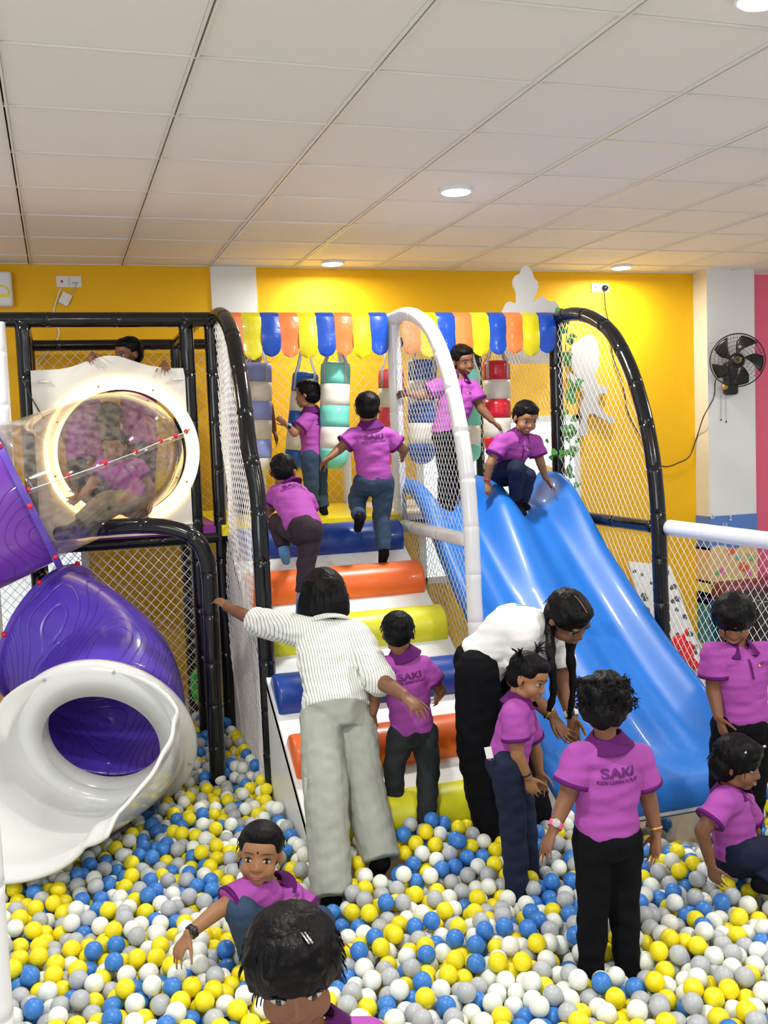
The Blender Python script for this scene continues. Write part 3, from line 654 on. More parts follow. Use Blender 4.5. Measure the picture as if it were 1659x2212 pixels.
mb,_ = hollow(full[k1:k1+21], TRAD+.006); mb.build('violet_tube', M_purp2, t)
mb,_ = hollow(full[k1+20:]+spline(cl2[:2],8)[1:], TRAD); mb.build('clear_tube', M_clear, t)
def flange(p, d, r, mt, w=.035, r0=None):
    d = Vector(d).normalized(); mb,_ = hollow([p-d*w/2,p-d*(w/2-.004),p+d*(w/2-.004),p+d*w/2], [r-.006,r,r,r-.006], 56, r-(r0 or TRAD-.01)); mb.build('flange', mt, t, ang=40)
flange(full[k1], full[k1+1]-full[k1-1], TRAD+.05, M_purpf)
S2 = spline(cl2,8); A5 = 16
dd = (P6-S2[A5]).normalized()
M_p3, F3 = hollow(S2[A5:-5], TRAD+.004); M_p3.build('violet_tube', M_purp, t)
flange(S2[A5], S2[A5+1]-S2[A5-1], TRAD+.03, M_purpf, .03)
d6 = V(-.30,-.86,-.36).normalized()
# red bolts
def bolt(p, r=.014): MB().ell(p, AX, (r,r,r), 12, 8).build('red_bolt', M_red, t)
def nearest_on_tube(px, py, path, rad):
    # first hit of the view line with the tube wall
    d = ray(px,py).normalized(); s = 3.5
    while s < 7.5:
        p = CAM+d*s
        if min((p-c_).length for c_ in path) < rad: return p
        s += .006
    return None
for px,py in ((60,1058),(147,1028),(227,1000),(293,975),(347,952),(380,942),(402,932)):
    p = nearest_on_tube(px,py,resample(full[:k1],.02)[0],TRAD+.012)
    if p: bolt(p, .0135)
rl = [nearest_on_tube(px,py,resample(full[:k1],.02)[0],TRAD+.006) for px,py in ((62,1064),(147,1035),(227,1007),(293,982),(347,959),(402,938))]
rl = [p for p in rl if p]
if len(rl) > 2: MB().tube(spline(rl,6), .011, 8).build('seam_rail', M_clear, t); MB().tube(spline([p+V(0,-.01,.012) for p in rl],6), .003, 6).build('seam_rail', M_wh, t)
S2c = S2[A5:]; 
def onfl(path_p, dvec, r, ang): s_,u_,d_ = frame(dvec); return path_p+s_*(math.cos(ang)*r)+u_*(math.sin(ang)*r)
for k in range(8):
    bolt(onfl(S2[A5], S2[A5+1]-S2[A5-1], TRAD+.035, 2*PI*k/8+.2), .014); bolt(onfl(full[k1], full[k1+1]-full[k1-1], TRAD+.05, 2*PI*k/8+.1), .014)
# white chute : starts as a full ring and opens into a trough
C0 = P6; LIP = V(-.38,4.12,.60)
def chute(u, v, dr=0):
    s_ = u; c = C0.lerp(LIP, s_) + V(.05,-.06,.03)*math.sin(PI*s_); am = 178-60*min(1,u/.16)**.8-38*max(0,(u-.16)/.84); am += (3.5 if v < .5 else 1.5)*math.sin(u*26)*min(1,u*5)*(1-u)
    a = math.radians(am)*(2*v-1); ax = (LIP-C0).normalized().lerp(d6, max(0,1-u*2)).normalized(); s__,u__,_ = frame(ax); 
    rx = (.385+.10*u)+dr; rz = (.385+.0*u)*(1-.30*u)+dr
    p = c+s__*(math.sin(a)*rx*-1)-u__*(math.cos(a)*rz)
    e = abs(2*v-1)
    if e > .86: p += (p-c).normalized()*(.07*((e-.86)/.14)**.6)*min(1,.2+u*6)
    if u > .93: p.z -= (u-.93)/.07*.05
    return p
MB().slab(chute, 60, 60, .014).build('white_chute', M_chute, t)
mb,_ = hollow([C0-d6*.07, C0-d6*.035, C0-d6*.01, C0+d6*.02,C0+d6*.03], [.40,.445,.452,.445,.40], 64, .12); mb.build('white_collar', M_chute, t)
for k in range(8): MB().ell(onfl(C0+d6*.028, d6, .43, 2*PI*k/8+.3), AX, (.009,)*3, 10, 6).build('bolt', M_strap, t)
MB().tube([V(.1,5.15,0),V(.1,5.15,.22)], .03, 12).build('support_leg', M_bk, t)
# near white posts at the left edge
t = thing('padded_post', 'white padded post standing in the balls at the bottom left corner', 'post', (at(6,2212,2.6).x-.03,2.6,0))
b_ = at(31,2205,2.6); x_ = b_.x-.047; pipe('foam_sleeve', [V(x_,2.6,0),V(x_,2.6,1.28)], .046, M_wh, t, .33)
t = thing('padded_post', 'white padded post behind the frame at the upper left edge', 'post', (at(2,800,5.6).x,5.6,0)); x_ = at(3,800,5.6).x; pipe('foam_sleeve', [V(x_,5.6,1.45),V(x_,5.6,2.6)], .034, M_wh, t)
# punch bags
def bag(lab, px, ytop, ybot, wpx, Y, cols, tilt=0, nb=6):
    p1 = at(px[0],ytop,Y); p0 = at(px[1],ybot,Y); r = wpx/2*(p1-CAM).dot(FWD)/FPX; L = (p1-p0).length; up = (p1-p0).normalized()
    t = thing('punch_bag', lab, 'punching bag', p0); n = 28; s_,u_,_ = frame(up, V(0,1,0))
    def ring(h, rr): return [p0+up*h+s_*(math.cos(a)*rr)+u_*(math.sin(a)*rr) for a in [2*PI*k/n for k in range(n)]]
    for b in range(nb):
        h0 = L*b/nb; h1 = L*(b+1)/nb; R = []
        if b == 0: R += [ring(r*(1-math.cos(q)), r*max(.02,math.sin(q))) for q in (.05,.5,.9,1.25)]; h0 = r
        R += [ring(h0+(h1-h0)*q, r*(1+.012*math.sin(q*PI))) for q in (0,.33,.66,1)]
        if b == nb-1: R = R[:-1]+[ring(h1-.02,r),ring(h1-.005,r*.94),ring(h1,r*.8),ring(h1-.004,r*.1)]
        MB().rings(R).build('band', cols[(nb-1-b)%2], t)
    top = V(p1.x,p1.y,ZT-.0)
    for k in range(4):
        a = PI/4+k*PI/2+.3; e = p1+s_*(math.cos(a)*r*1.02)+u_*(math.sin(a)*r*1.02); 
        MB().tube([e-up*(L/nb*.95), e, p1.lerp(top,.12)+ (e-p1)*.8, top], .011, 6, flat=.22, up=(e-p1)).build('strap', M_strap, t)
bag('lavender and white banded punch bag behind the left black arch', (556,556), 785, 1030, 62, 6.35, (M_lav,M_bagw))
bag('blue and white punch bag swinging tilted behind the boy in profile', (661,641), 806, 1015, 57, 6.45, (M_bagb,M_bagw), nb=5)
bag('mint green and white banded punch bag hanging in the middle', (725,721), 784, 1015, 64, 5.95, (M_mint,M_bagw), nb=5)
bag('coral and white punch bag half hidden behind the white post', (845,846), 798, 1005, 56, 6.5, (M_pinkv,M_bagw), nb=5)
bag('blue and white banded punch bag behind the white arch net', (913,911), 778, 1004, 62, 6.2, (M_bagb,M_bagw), nb=5)
bag('red and white banded punch bag beside the crouching boy on the slide', (1072,1075), 780, 985, 59, 6.15, (M_redv,M_bagw), nb=5)
bag('pale mint punch bag behind the tall smiling boy', (1012,1014), 798, 1000, 50, 6.7, (M_mint,M_bagw), nb=5)
# ivy
t = thing('artificial_ivy', 'green artificial ivy trailing down the right black post', 'ivy', (3.07,5.78,1.5)); r3 = random.Random(11)
stem = spline([at(1212,672,5.74),at(1226,690,5.74),at(1222,760,5.74),at(1232,830,5.74),at(1220,900,5.74),at(1232,960,5.74),at(1228,1060,5.74)],8)
MB().tube(stem, .003, 6).build('stem', M_leaf, t); mb = MB()
def leaf(mb, p, d, sz, nrm):
    d = d.normalized(); s_ = d.cross(nrm).normalized()
    shape = [(0,0),(-.08,.28),(.1,.46),(.42,.42),(.75,.2),(1,0)]; up_ = [p+d*(a*sz)+s_*(b_*sz)-nrm*(abs(b_)*sz*.25) for a,b_ in shape]; dn = [p+d*(a*sz)-s_*(b_*sz)-nrm*(abs(b_)*sz*.25) for a,b_ in shape[1:-1]]
    k = len(mb.v); mid = [p+d*(a*sz) for a,_ in shape[1:-1]]
    vs = up_+dn+mid; fs = [(0,1,10),(0,10,6)]+[(i,i+1,i+10,i+9) for i in (1,2,3)]+[(4,5,13),(6,10,11,7),(7,11,12,8),(8,12,13,9),(9,13,5)]
    mb.add(vs, fs)
for k in range(74):
    p = stem[int(r3.random()*(len(stem)-1))] if k > 12 else at(*r3.choice([(1205,975),(1200,1000),(1192,960),(1226,1000),(1230,975),(1208,680)]),5.74)
    p = p+V(r3.uniform(-.035,.035),r3.uniform(-.04,.01),r3.uniform(-.03,.03)); leaf(mb, p, V(r3.uniform(-1,1),-.4,r3.uniform(-1.2,.4)), r3.uniform(.035,.06), V(r3.uniform(-.4,.4),-1,r3.uniform(0,.5)).normalized())
mb.build('leaves', M_leaf, t)
# cable on the left frame
o = MB().tube(spline([at(10,700,5.72),at(30,690,5.72),at(42,740,5.72),at(44,800,5.72),at(52,830,5.72),at(80,880,5.72),at(95,905,5.72)],6), .004, 6).build('lamp_cable', M_black); centered(o); tag(o,'thin dark cable down the left post to the light ring','cable')
# ------------------------------------------------------------------ people
CAPS = []   # leg capsules, used to keep balls out of the bodies
def hand(mb, w, d, n, t, s, curl=.35, spread=.16, grip=0):
    # w wrist, d hand direction, n palm normal, t thumb side; s hand length
    d = Vector(d).normalized(); n = Vector(n); n = (n-d*n.dot(d)).normalized(); t0 = Vector(t); t_ = d.cross(n); t_ = t_ if t_.dot(t0) > 0 else -t_
    pc = w+d*(s*.26); mb.tcap(w-d*s*.06, w+d*(s*.42), s*.15, s*.23, 12, .48, t_)
    for k,(o_,L,r) in enumerate(((.165,.44,.052),(.055,.50,.055),(-.055,.46,.052),(-.155,.36,.046))):
        q = w+d*(s*(.44-.03*abs(k-1)))+t_*(s*o_); a = (k-1.5)*-spread; dr = (d*math.cos(a)+t_*math.sin(a)).normalized(); c = curl*(1+.12*k)+grip
        for f,fr in enumerate((.45,.32,.26)):
            dr = (dr*math.cos(c*(.5 if f == 0 else 1))+n*math.sin(c*(.5 if f == 0 else 1))).normalized(); e = q+dr*(s*L*fr); mb.tcap(q, e, s*r*(1-.12*f), s*r*(.9-.12*f), 8); q = e
            nn_ = n-dr*n.dot(dr); n2 = nn_.normalized() if nn_.length > .05 else n; 
            if f < 2: dr = dr
            n_use = n2
            n = n_use if False else n
    q = w+d*(s*.12)+t_*(s*.14); dr = (d*.62+t_*.72+n*.25).normalized()
    for L,r in ((.24,.07),(.2,.058),(.15,.05)):
        e = q+dr*(s*L); mb.tcap(q, e, s*r, s*r*.88, 8); q = e; dr = (dr+d*.35+n*curl*.5).normalized()
def person(name, lab, Y0, J, S=1.0, face=(180,0,0), hs=None, skin=M_skin, hair='short', top='polo', pants=M_blackp, sock=M_sock, wide=1.0, vox=.0048, back=True,
           handd={}, curl={}, smile=0, torso=1.0, legs=True, prt=True, shorts=0, barefoot=False, hz=1.0, shirt_len=.03, sleeve=.62, watch=None, group=None, untuck=0, sink=0, adult=False):
    P = {k: at(v[0], v[1], Y0+(v[2] if len(v) > 2 else 0)) for k,v in J.items()}
    hs = hs or .19*S**.5
    if sink:
        for s_ in 'LR': P['an'+s_] = P['an'+s_]+(P['an'+s_]-P['kn'+s_]).normalized()*sink
    pel, chest, neck, head = P['pel'], P.get('chest'), P['neck'], P['head']
    if chest is None: chest = pel.lerp(neck, .62)
    base = V(pel.x, pel.y, min([P[k].z for k in ('anL','anR') if k in P]+[pel.z])-.04*S)
    R = thing(name, lab, 'person', base, group)
    # axes
    toc = CAM-head; toc.z = 0; toc.normalize(); sidec = V(-toc.y, toc.x, 0)   # sidec: picture right when facing the camera
    sidec = RGT.copy(); sidec.z = 0; sidec.normalize()
    fy, fp, fr = [math.radians(a) for a in face]
    Fd = (toc*math.cos(fy)+sidec*math.sin(fy)).normalized(); Rt0 = Fd.cross(V(0,0,1)).normalized()
    Fh = (Fd*math.cos(fp)-V(0,0,1)*math.sin(fp)).normalized(); Uh = Rt0.cross(Fh).normalized(); 
    rm = Matrix.Rotation(fr, 3, Fh); Rt = rm@Rt0; Uh = rm@Uh
    HX = (Rt, Fh, Uh); c0 = head-Uh*(hs*.5)
    def H(x,y,z): return c0+Rt*(x*hs)+Fh*(y*hs)+Uh*(z*hs)
    sd = P['shR']-P['shL']; spine = (neck-pel).normalized(); sd = (sd-spine*sd.dot(spine)).normalized()
    hd = P['hipR']-P['hipL'] if 'hipR' in P else sd.copy(); hd = (hd-spine*hd.dot(spine)*.5).normalized(); 
    if hd.dot(sd) < 0: hd = sd.copy()
    hd = (hd*.6+sd*.4).normalized(); fc = spine.cross(sd).normalized(); fh = spine.cross(hd).normalized()
    B = MB(); k_ = torso*S
    # torso under the clothes
    B.loft([(pel-spine*.06*S,hd,fh,.062*k_,.045*k_),(pel,hd,fh,.075*k_,.050*k_),(pel.lerp(chest,.45),hd,fh,.074*k_,.050*k_),(chest,sd,fc,.092*k_,.066*k_),(chest.lerp(neck,.6),sd,fc,.085*k_,.055*k_),(neck-spine*.015*S,sd,fc,.04*k_,.036*k_)])
    nb = H(0,-.10,.14); B.tcap(neck-spine*.03*S, nb, .033*k_+.004, hs*.185, 14)
    # head
    B.ell(H(0,-.05,.60), HX, (.365*hs,.43*hs,.39*hs), 26, 18); B.ell(H(0,.10,.38), HX, (.295*hs,.30*hs,.355*hs), 24, 16); B.ell(H(0,.23,.115), HX, (.135*hs,.13*hs,.105*hs), 14, 10)
    for q in (-1,1):
        B.ell(H(.165*q,.205,.30), HX, (.145*hs,.155*hs,.15*hs), 14, 10); B.ell(H(.15*q,.06,.16), HX, (.13*hs,.20*hs,.11*hs), 14, 10)
        B.ell(H(.375*q,-.05,.42), (Rt*q+Fh*.35,Fh,Uh), (.03*hs,.075*hs,.11*hs), 12, 10); B.ell(H(.36*q,-.02,.34), HX, (.03*hs,.04*hs,.05*hs), 10, 8)
    B.tcap(H(0,.36,.50), H(0,.425,.345), .034*hs, .054*hs, 10); B.ell(H(.055,.405,.325), HX, (.04*hs,.04*hs,.035*hs), 8, 6); B.ell(H(-.055,.405,.325), HX, (.04*hs,.04*hs,.035*hs), 8, 6)
    if adult: B.tcap(H(-.16,.345,.60), H(.16,.345,.60), .055*hs, .055*hs, 10)
    else: B.ell(H(0,.14,.62), HX, (.30*hs,.265*hs,.25*hs), 18, 12)
    B.ell(H(0,.355,.20), HX, (.12*hs,.06*hs,.055*hs), 12, 8)
    # arms + hands
    for s_ in 'LR':
        sh, el, wr = P['sh'+s_], P.get('el'+s_), P.get('wr'+s_)
        if el is None: continue
        B.tcap(sh, el, .036*k_, .027*k_); B.tcap(el, wr, .028*k_, .0185*k_)
        hp = P.get('ha'+s_); d = (hp-wr) if hp is not None else (wr-el); 
        sp = handd.get(s_); tor = (chest-wr); tor = tor-d*tor.dot(d)/max(1e-6,d.length_squared)
        n = V(*sp[0]) if sp else (tor if tor.length > .03 else fc); th = V(*sp[1]) if sp else fc
        hand(B, wr, d, n, th, .115*S*(1.0 if S < 1.3 else .98), *(curl.get(s_, (.3,)) ))
    if legs:
        for s_ in 'LR':
            hp, kn, an = P['hip'+s_], P['kn'+s_], P['an'+s_]
            B.tcap(hp, kn, .058*k_, .04*k_); B.tcap(kn, an, .04*k_, .024*k_); CAPS.append((hp,kn,.075*S*wide)); CAPS.append((kn,an-V(0,0,.06),(.06 if wide < 1.2 else .085)*S*wide))
            ft = P.get('ft'+s_); ft = ft if ft is not None else an+fh*.10*S-V(0,0,.03*S); B.tcap(an-V(0,0,.012*S), ft, .027*S, .020*S, 12, .8)
    body = fuse(B, 'body', skin, R, vox, 4)
    me = body.data; org = ORG[body.name]; bv = BVHTree.FromPolygons([tuple(v.co) for v in me.vertices], [tuple(p.vertices) for p in me.polygons])
    def hit(x, z, off=0, dirn=None, o0=.8):
        dn = -Fh if dirn is None else dirn; h = bv.ray_cast(H(x,o0,z)-org, dn, .5)
        return (h[0]+org+Fh*off) if h[0] is not None else H(x,.36,z)
    # face
    fv = Fh.dot((CAM-head).normalized())
    if fv > -.35:
        for q in (-1,1):
            x = .155*q; e = hit(x,.465); out = (Fh+Rt*q*.35).normalized(); a_ = (Rt-Fh*q*.35).normalized(); EX = (a_,out,Uh); ez = .044 if not smile else .030
            EY = MB().ell(e-out*(.018*hs), EX, (.088*hs,.036*hs,ez*hs), 16, 10).build('eye', M_eye, R); MB().ell(e-out*(.004*hs)-Uh*(.003*hs), EX, (.044*hs,.0255*hs,(ez-.001)*hs), 14, 10).build('iris', M_iris, EY)
            MB().tube([e+a_*(hs*.094*t)+Uh*(hs*(ez+.004)*(1-t*t))+out*(hs*(.014-.02*t*t)) for t in (-1,-.6,-.2,.2,.6,1)], [.002*hs,.008*hs,.01*hs,.01*hs,.008*hs,.002*hs], 6).build('eyelid', M_hair, EY)
            br = [hit(.155*q+t*.10, .575+.02*(1-t*t)-(t*q)*.008, .004*hs) for t in (-1,-.5,0,.5,1)]; MB().tube(br, [.004*hs,.011*hs,.013*hs,.011*hs,.004*hs], 6, flat=.5, up=Uh).build('eyebrow', M_hair, R)
        zc = .195; w_ = .105 if not smile else .14; cv = .0 if not smile else .03
        up_ = [hit(w_*t, zc+.014+cv*t*t*1.2, .0) for t in (-1,-.6,-.25,0,.25,.6,1)]; lo_ = [hit(w_*t*.95, zc-.022+cv*t*t*2+.022*t*t, .0) for t in (-1,-.6,-.25,0,.25,.6,1)]
        MB().tube(up_, [.004*hs,.014*hs,.018*hs,.015*hs,.018*hs,.014*hs,.004*hs], 8).build('lip', M_lip, R); MB().tube(lo_, [.004*hs,.017*hs,.022*hs,.024*hs,.022*hs,.017*hs,.004*hs], 8).build('lip', M_lip, R)
        if smile: MB().tube([hit(w_*t*.75, zc-.002+cv*t*t*1.6, .006*hs) for t in (-1,-.5,0,.5,1)], [.003*hs,.009*hs,.011*hs,.009*hs,.003*hs], 8).build('teeth', M_eye, R)
    # hair
    hb = MB(); hn = (.003*hz, (45,45,45)) if hair != 'tied' else None; hm = M_hair; hv = .006
    if hair in ('short','crop','tied'):
        e = .0 if hair == 'short' else -.012
        hb.ell(H(0,-.10,.675), HX, ((.415+e)*hs,(.445+e)*hs,(.39+e)*hs), 26, 18); hb.ell(H(0,-.20,.46), HX, ((.37+e)*hs,(.33+e)*hs,.32*hs), 22, 14)
        hb.ell(H(0,.10,.84), HX, (.32*hs,(.30+e)*hs,.18*hs), 20, 12)
        if hair == 'tied': 
            for q in (-1,1): hb.ell(H(.27*q,.06,.66), HX, (.11*hs,.16*hs,.16*hs), 12, 10)
        if hair == 'short':
            for q in (-1,1): hb.tcap(H(.335*q,.03,.62), H(.35*q,.05,.47), .05*hs, .02*hs, 10)
    if hair == 'curly':
        hn = (.012, (38,38,38)); hb.ell(H(0,-.10,.66), HX, (.46*hs,.46*hs,.42*hs), 26, 18); hb.ell(H(0,-.22,.40), HX, (.42*hs,.33*hs,.33*hs), 22, 14); hb.ell(H(.02,-.05,.98), HX, (.26*hs,.26*hs,.14*hs), 16, 12)
        for k in range(26):
            a = k*2.4; hb.ell(H(.42*math.cos(a),-.14+.34*math.sin(a),.42+.5*((k*7)%11)/11), HX, (.08*hs,.08*hs,.08*hs), 8, 6)
    if hair == 'bobcut':
        hb.ell(H(0,-.06,.64), HX, (.45*hs,.47*hs,.44*hs), 26, 18); hb.ell(H(0,-.20,.40), HX, (.45*hs,.36*hs,.36*hs), 22, 14)
        hb.ell(H(0,.10,.84), HX, (.33*hs,.33*hs,.18*hs), 20, 12)
        for q in (-1,1): hb.tcap(H(.36*q,.12,.72), H(.385*q,.08,.42), .09*hs, .05*hs, 12)
        hb.tcap(H(-.2,.33,.76), H(.2,.33,.76), .09*hs, .09*hs, 12); hn = (.003, (60,60,24))
    if hair == 'bob':
        hn = (.005, (36,36,10)); hb.ell(H(0,-.05,.62), HX, (.45*hs,.47*hs,.43*hs), 26, 18); hb.loft([(H(0,-.12,.75),Rt,Fh,.42*hs,.42*hs),(H(0,-.14,.5),Rt,Fh,.50*hs,.42*hs),(H(0,-.16,.25),Rt,Fh,.56*hs,.40*hs),(H(0,-.17,.02),Rt,Fh,.57*hs,.36*hs),(H(0,-.18,-.08),Rt,Fh,.47*hs,.27*hs)])
    if hair == 'braids':
        hb.ell(H(0,-.06,.645), HX, (.395*hs,.455*hs,.385*hs), 26, 18); hb.ell(H(0,-.16,.42), HX, (.37*hs,.34*hs,.30*hs), 22, 14); hb.ell(H(0,.14,.84), HX, (.29*hs,.27*hs,.15*hs), 20, 12)
        for q in (-1,1): hb.ell(H(.30*q,.10,.66), HX, (.10*hs,.16*hs,.18*hs), 12, 10)
    ho = fuse(hb, 'hair', hm, R, hv, 2, hn)
    strands = MB(); rs = random.Random(len(lab)*7+int(J['head'][0]))
    nst = {'curly':150,'bob':90,'short':70,'crop':40,'bobcut':90}.get(hair, 40)
    hbv = BVHTree.FromPolygons([tuple(v.co) for v in ho.data.vertices], [tuple(p.vertices) for p in ho.data.polygons])
    for k in range(nst):
        a = rs.uniform(0,2*PI); zz = rs.uniform(.25,1.0); d = (Rt*math.cos(a)+Fh*math.sin(a)*(1 if math.sin(a) < 0 else .3)+Uh*(zz-.45)*1.6).normalized(); h = hbv.ray_cast(H(0,-.1,.58)+d*.6-org, -d, .6)
        if h[0] is None: continue
        p = h[0]+org-d*.004; fl = -Uh*.8+d*.35; L = rs.uniform(.02,.045)*(hs/.2)
        if hair == 'curly': pts = [p+d*(.004+L*.5*t)+Rt*(math.sin(t*7+k)*.007)+Uh*(math.cos(t*7+k)*.007) for t in (0,.25,.5,.75,1)]
        else: pts = [p+fl*(L*t)+d*(.004*math.sin(t*3)) for t in (0,.33,.66,1)]
        strands.tube(pts, [.0016]*(len(pts)-1)+[.0004], 4)
    if strands.v: tag(strands.build('loose_strands', M_hair, ho), kind='stuff')
    # top
    Tm = {'polo':M_polo,'striped':M_str,'tee':M_wtee}[top]; C = MB(); g_ = 1.0
    hem = pel-spine*(shirt_len*S); q1 = (.098+.004*untuck)*k_; 
    C.loft([(hem,hd,fh,q1*1.03,.080*k_),(hem+spine*.02*S,hd,fh,q1*1.06,.082*k_),(pel.lerp(chest,.35),hd,fh,.098*k_,.076*k_),(chest,sd,fc,.108*k_,.080*k_),(chest.lerp(neck,.45),sd,fc,.105*k_,.072*k_),(chest.lerp(neck,.8),sd,fc,.074*k_,.053*k_),(neck-spine*.006*S,sd,fc,.044*k_,.042*k_)], 28)
    cuffs = []
    for s_ in 'LR':
        sh, el, wr = P['sh'+s_], P.get('el'+s_), P.get('wr'+s_)
        if el is None: continue
        C.tcap(chest.lerp(neck,.55).lerp(sh,.35), sh, .062*k_, .052*k_, 16)
        if sleeve <= 1: e = sh.lerp(el, sleeve); C.tcap(sh, e, .050*k_, .056*k_, 18, e1=False); cuffs.append((e, (el-sh).normalized(), .0575*k_))
        else: C.tcap(sh, el, .054*k_, .050*k_, 18); e = el.lerp(wr, sleeve-1); C.tcap(el, e, .050*k_, .046*k_, 18, e1=False); cuffs.append((e, (wr-el).normalized(), .049*k_))
    so = fuse(C, 'shirt', Tm, R, .0062, 5, (.0065, (11,11,36)))
    for e,d,r in cuffs:
        cm = M_plum if top == 'polo' else Tm; w_ = .012*S if top == 'polo' else .03*S; mb = MB(); s1,u1,_ = frame(d); mb.rings([[e+d*h+s1*(math.cos(a)*rr)+u1*(math.sin(a)*rr) for a in [2*PI*k/24 for k in range(24)]] for h,rr in ((-w_,r*.96),(-w_,r*1.0),(0,r*1.0),(.002,r*.97),(0,r*.7))], True, False); mb.build('sleeve_cuff', cm, so)
    if top == 'polo' or top == 'striped':
        mb = MB(); nd = (spine*1.8+(nb-neck).normalized()).normalized(); a0 = math.radians(24); rr0 = max(.036*k_, hs*.19); NN = 28; Rg = []
        fcn = (fc-nd*fc.dot(nd)).normalized(); sdn = nd.cross(fcn)*-1; sdn = fcn.cross(nd)
        for h,r in ((-.014,rr0+.036*S),(-.010,rr0+.040*S),(.016,rr0+.018*S),(.032,rr0+.007*S),(.031,rr0+.002*S),(-.004,rr0+.008*S)):
            row = []
            for k in range(NN+1):
                a = a0+(2*PI-2*a0)*k/NN; fdrop = (.5+.5*math.cos(a)); row.append(neck+spine*.002*S+nd*(h*S-(.012*S*fdrop if h < 0 else .004*S*fdrop))+fcn*(math.cos(a)*r*1.02)+sdn*(math.sin(a)*r*1.12))
            Rg.append(row)
        mb.rings(Rg+[Rg[0]], False, False); mb.build('collar', M_plum if top == 'polo' else Tm, so, ang=50)
    if top == 'polo' and fc.dot((CAM-chest).normalized()) > .15:   # placket, button and small chest badge
        o_ = chest.lerp(neck,.72)
        for k,(dx,col,sz) in enumerate(((-.004,M_print,.8),)):
            decal(so, 'placket', ([(xx,-yy/12) for yy in range(13) for xx in (-.5,0,.5)], [(3*i+j,3*i+j+1,3*i+j+4,3*i+j+3) for i in range(12) for j in (0,1)]), o_+fc*.12, sd*.008*S, spine*.07*S, -fc, M_plum, so, .006)
        MB().ell(o_+fc*(.066*k_)-spine*.02, (sd,fc,spine), (.004,.002,.004), 10, 6).build('button', M_eye, so)
        bo = chest.lerp(neck,.42)-sd*(.052*k_)+fc*.12
        decal(so, 'chest_badge', ([(math.cos(a)*.5-1.0, math.sin(a)*.5) for a in [2*PI*k/14 for k in range(14)]], [tuple(range(14))]), bo, -sd*.012*S, spine*.012*S, -fc, M_by, so, .003)
        decal(so, 'chest_badge', text_geo('SAKI',.03), bo, -sd*.013*S, spine*.013*S, -fc, M_print, so, .004)
    if prt and top == 'polo' and fc.dot((CAM-chest).normalized()) < -.1:
        o_ = chest.lerp(neck,.30)-fc*.12; decal(so, 'back_print', text_geo('SAKI',.035), o_, sd*.056*S, spine*.040*S, fc, M_print, so); decal(so, 'back_print', text_geo('KIDS LEARN N PLAY',.03), o_-spine*.018*S, sd*.0155*S, spine*.0165*S, fc, M_print, so)
    # trousers
    if legs:
        D = MB(); D.loft([(pel+spine*.05*S,hd,fh,.086*k_,.064*k_),(pel+spine*.012*S,hd,fh,.092*k_,.070*k_),(pel-spine*.02*S,hd,fh,.096*k_,.078*k_),(P['hipL'].lerp(P['hipR'],.5)-spine*.05*S,hd,fh,.088*k_,.074*k_)])
        if not adult: D.ell(pel-spine*.035*S, (hd,fh,spine), (.096*k_,.086*k_,.080*k_), 20, 12)
        for s_ in 'LR':
            hp, kn, an = P['hip'+s_], P['kn'+s_], P['an'+s_]; e = kn.lerp(an, (1.02 if adult else .96) if not shorts else shorts); D.tcap(hp, kn, .066*k_, .052*k_*wide, 16); D.tcap(kn, e, .052*k_*wide, .040*k_*wide**1.5, 16, e1=False)
        fuse(D, 'trousers', pants, R, .0062, 5, (.0065, (20,20,26)))
        for s_ in 'LR':
            if barefoot == s_: continue
            an = P['an'+s_]; ft = P.get('ft'+s_); ft = ft if ft is not None else an+fh*.10*S-V(0,0,.03*S); sk = MB(); kn = P['kn'+s_]; up_ = (kn-an).normalized()
            sk.tcap(an+up_*.06*S, an-V(0,0,.008*S), .029*S, .031*S, 14); sk.tcap(an-V(0,0,.014*S), ft, .032*S, .025*S, 14, .85); fuse(sk, 'sock', sock, R, .006, 3)
    for s_ in (watch or {}):
        el, wr = P['el'+s_], P['wr'+s_]; d = (wr-el).normalized(); p = wr-d*.012*S; s1,u1,_ = frame(d, fc); wm, kind = watch[s_]; w_ = .009*S if kind != 'band' else .003*S; r = .0205*k_
        MB().rings([[p+d*h+s1*(math.cos(a)*rr)+u1*(math.sin(a)*rr) for a in [2*PI*k/20 for k in range(20)]] for h,rr in ((-w_,r*.98),(-w_,r*1.1),(w_,r*1.1),(w_,r*.98))], True, False).build('wristwatch' if kind != 'band' else 'bracelet', wm, R); WW = bpy.context.scene.collection.objects[-1]
        if kind != 'band': tv = (CAM-p); tv = (tv-d*tv.dot(d)).normalized(); MB().tube([p+tv*r, p+tv*r*1.35, p+tv*r*1.42], [.013*S,.013*S,.010*S], 16).build('watch_face', M_eye if kind == 'pinkw' else M_black, WW)
    return R, P, H, HX, so, (sd,fc,spine), hit
def strand(name, pts, rad, mt, R, braid=False):
    P = spline(pts,8); n = len(P)
    rs = [ (rad[0]+(rad[1]-rad[0])*i/(n-1))*(1+(.16*math.sin(i*1.3) if braid else 0)) for i in range(n)]; return MB().tube(P, rs, 10).build(name, mt, R)

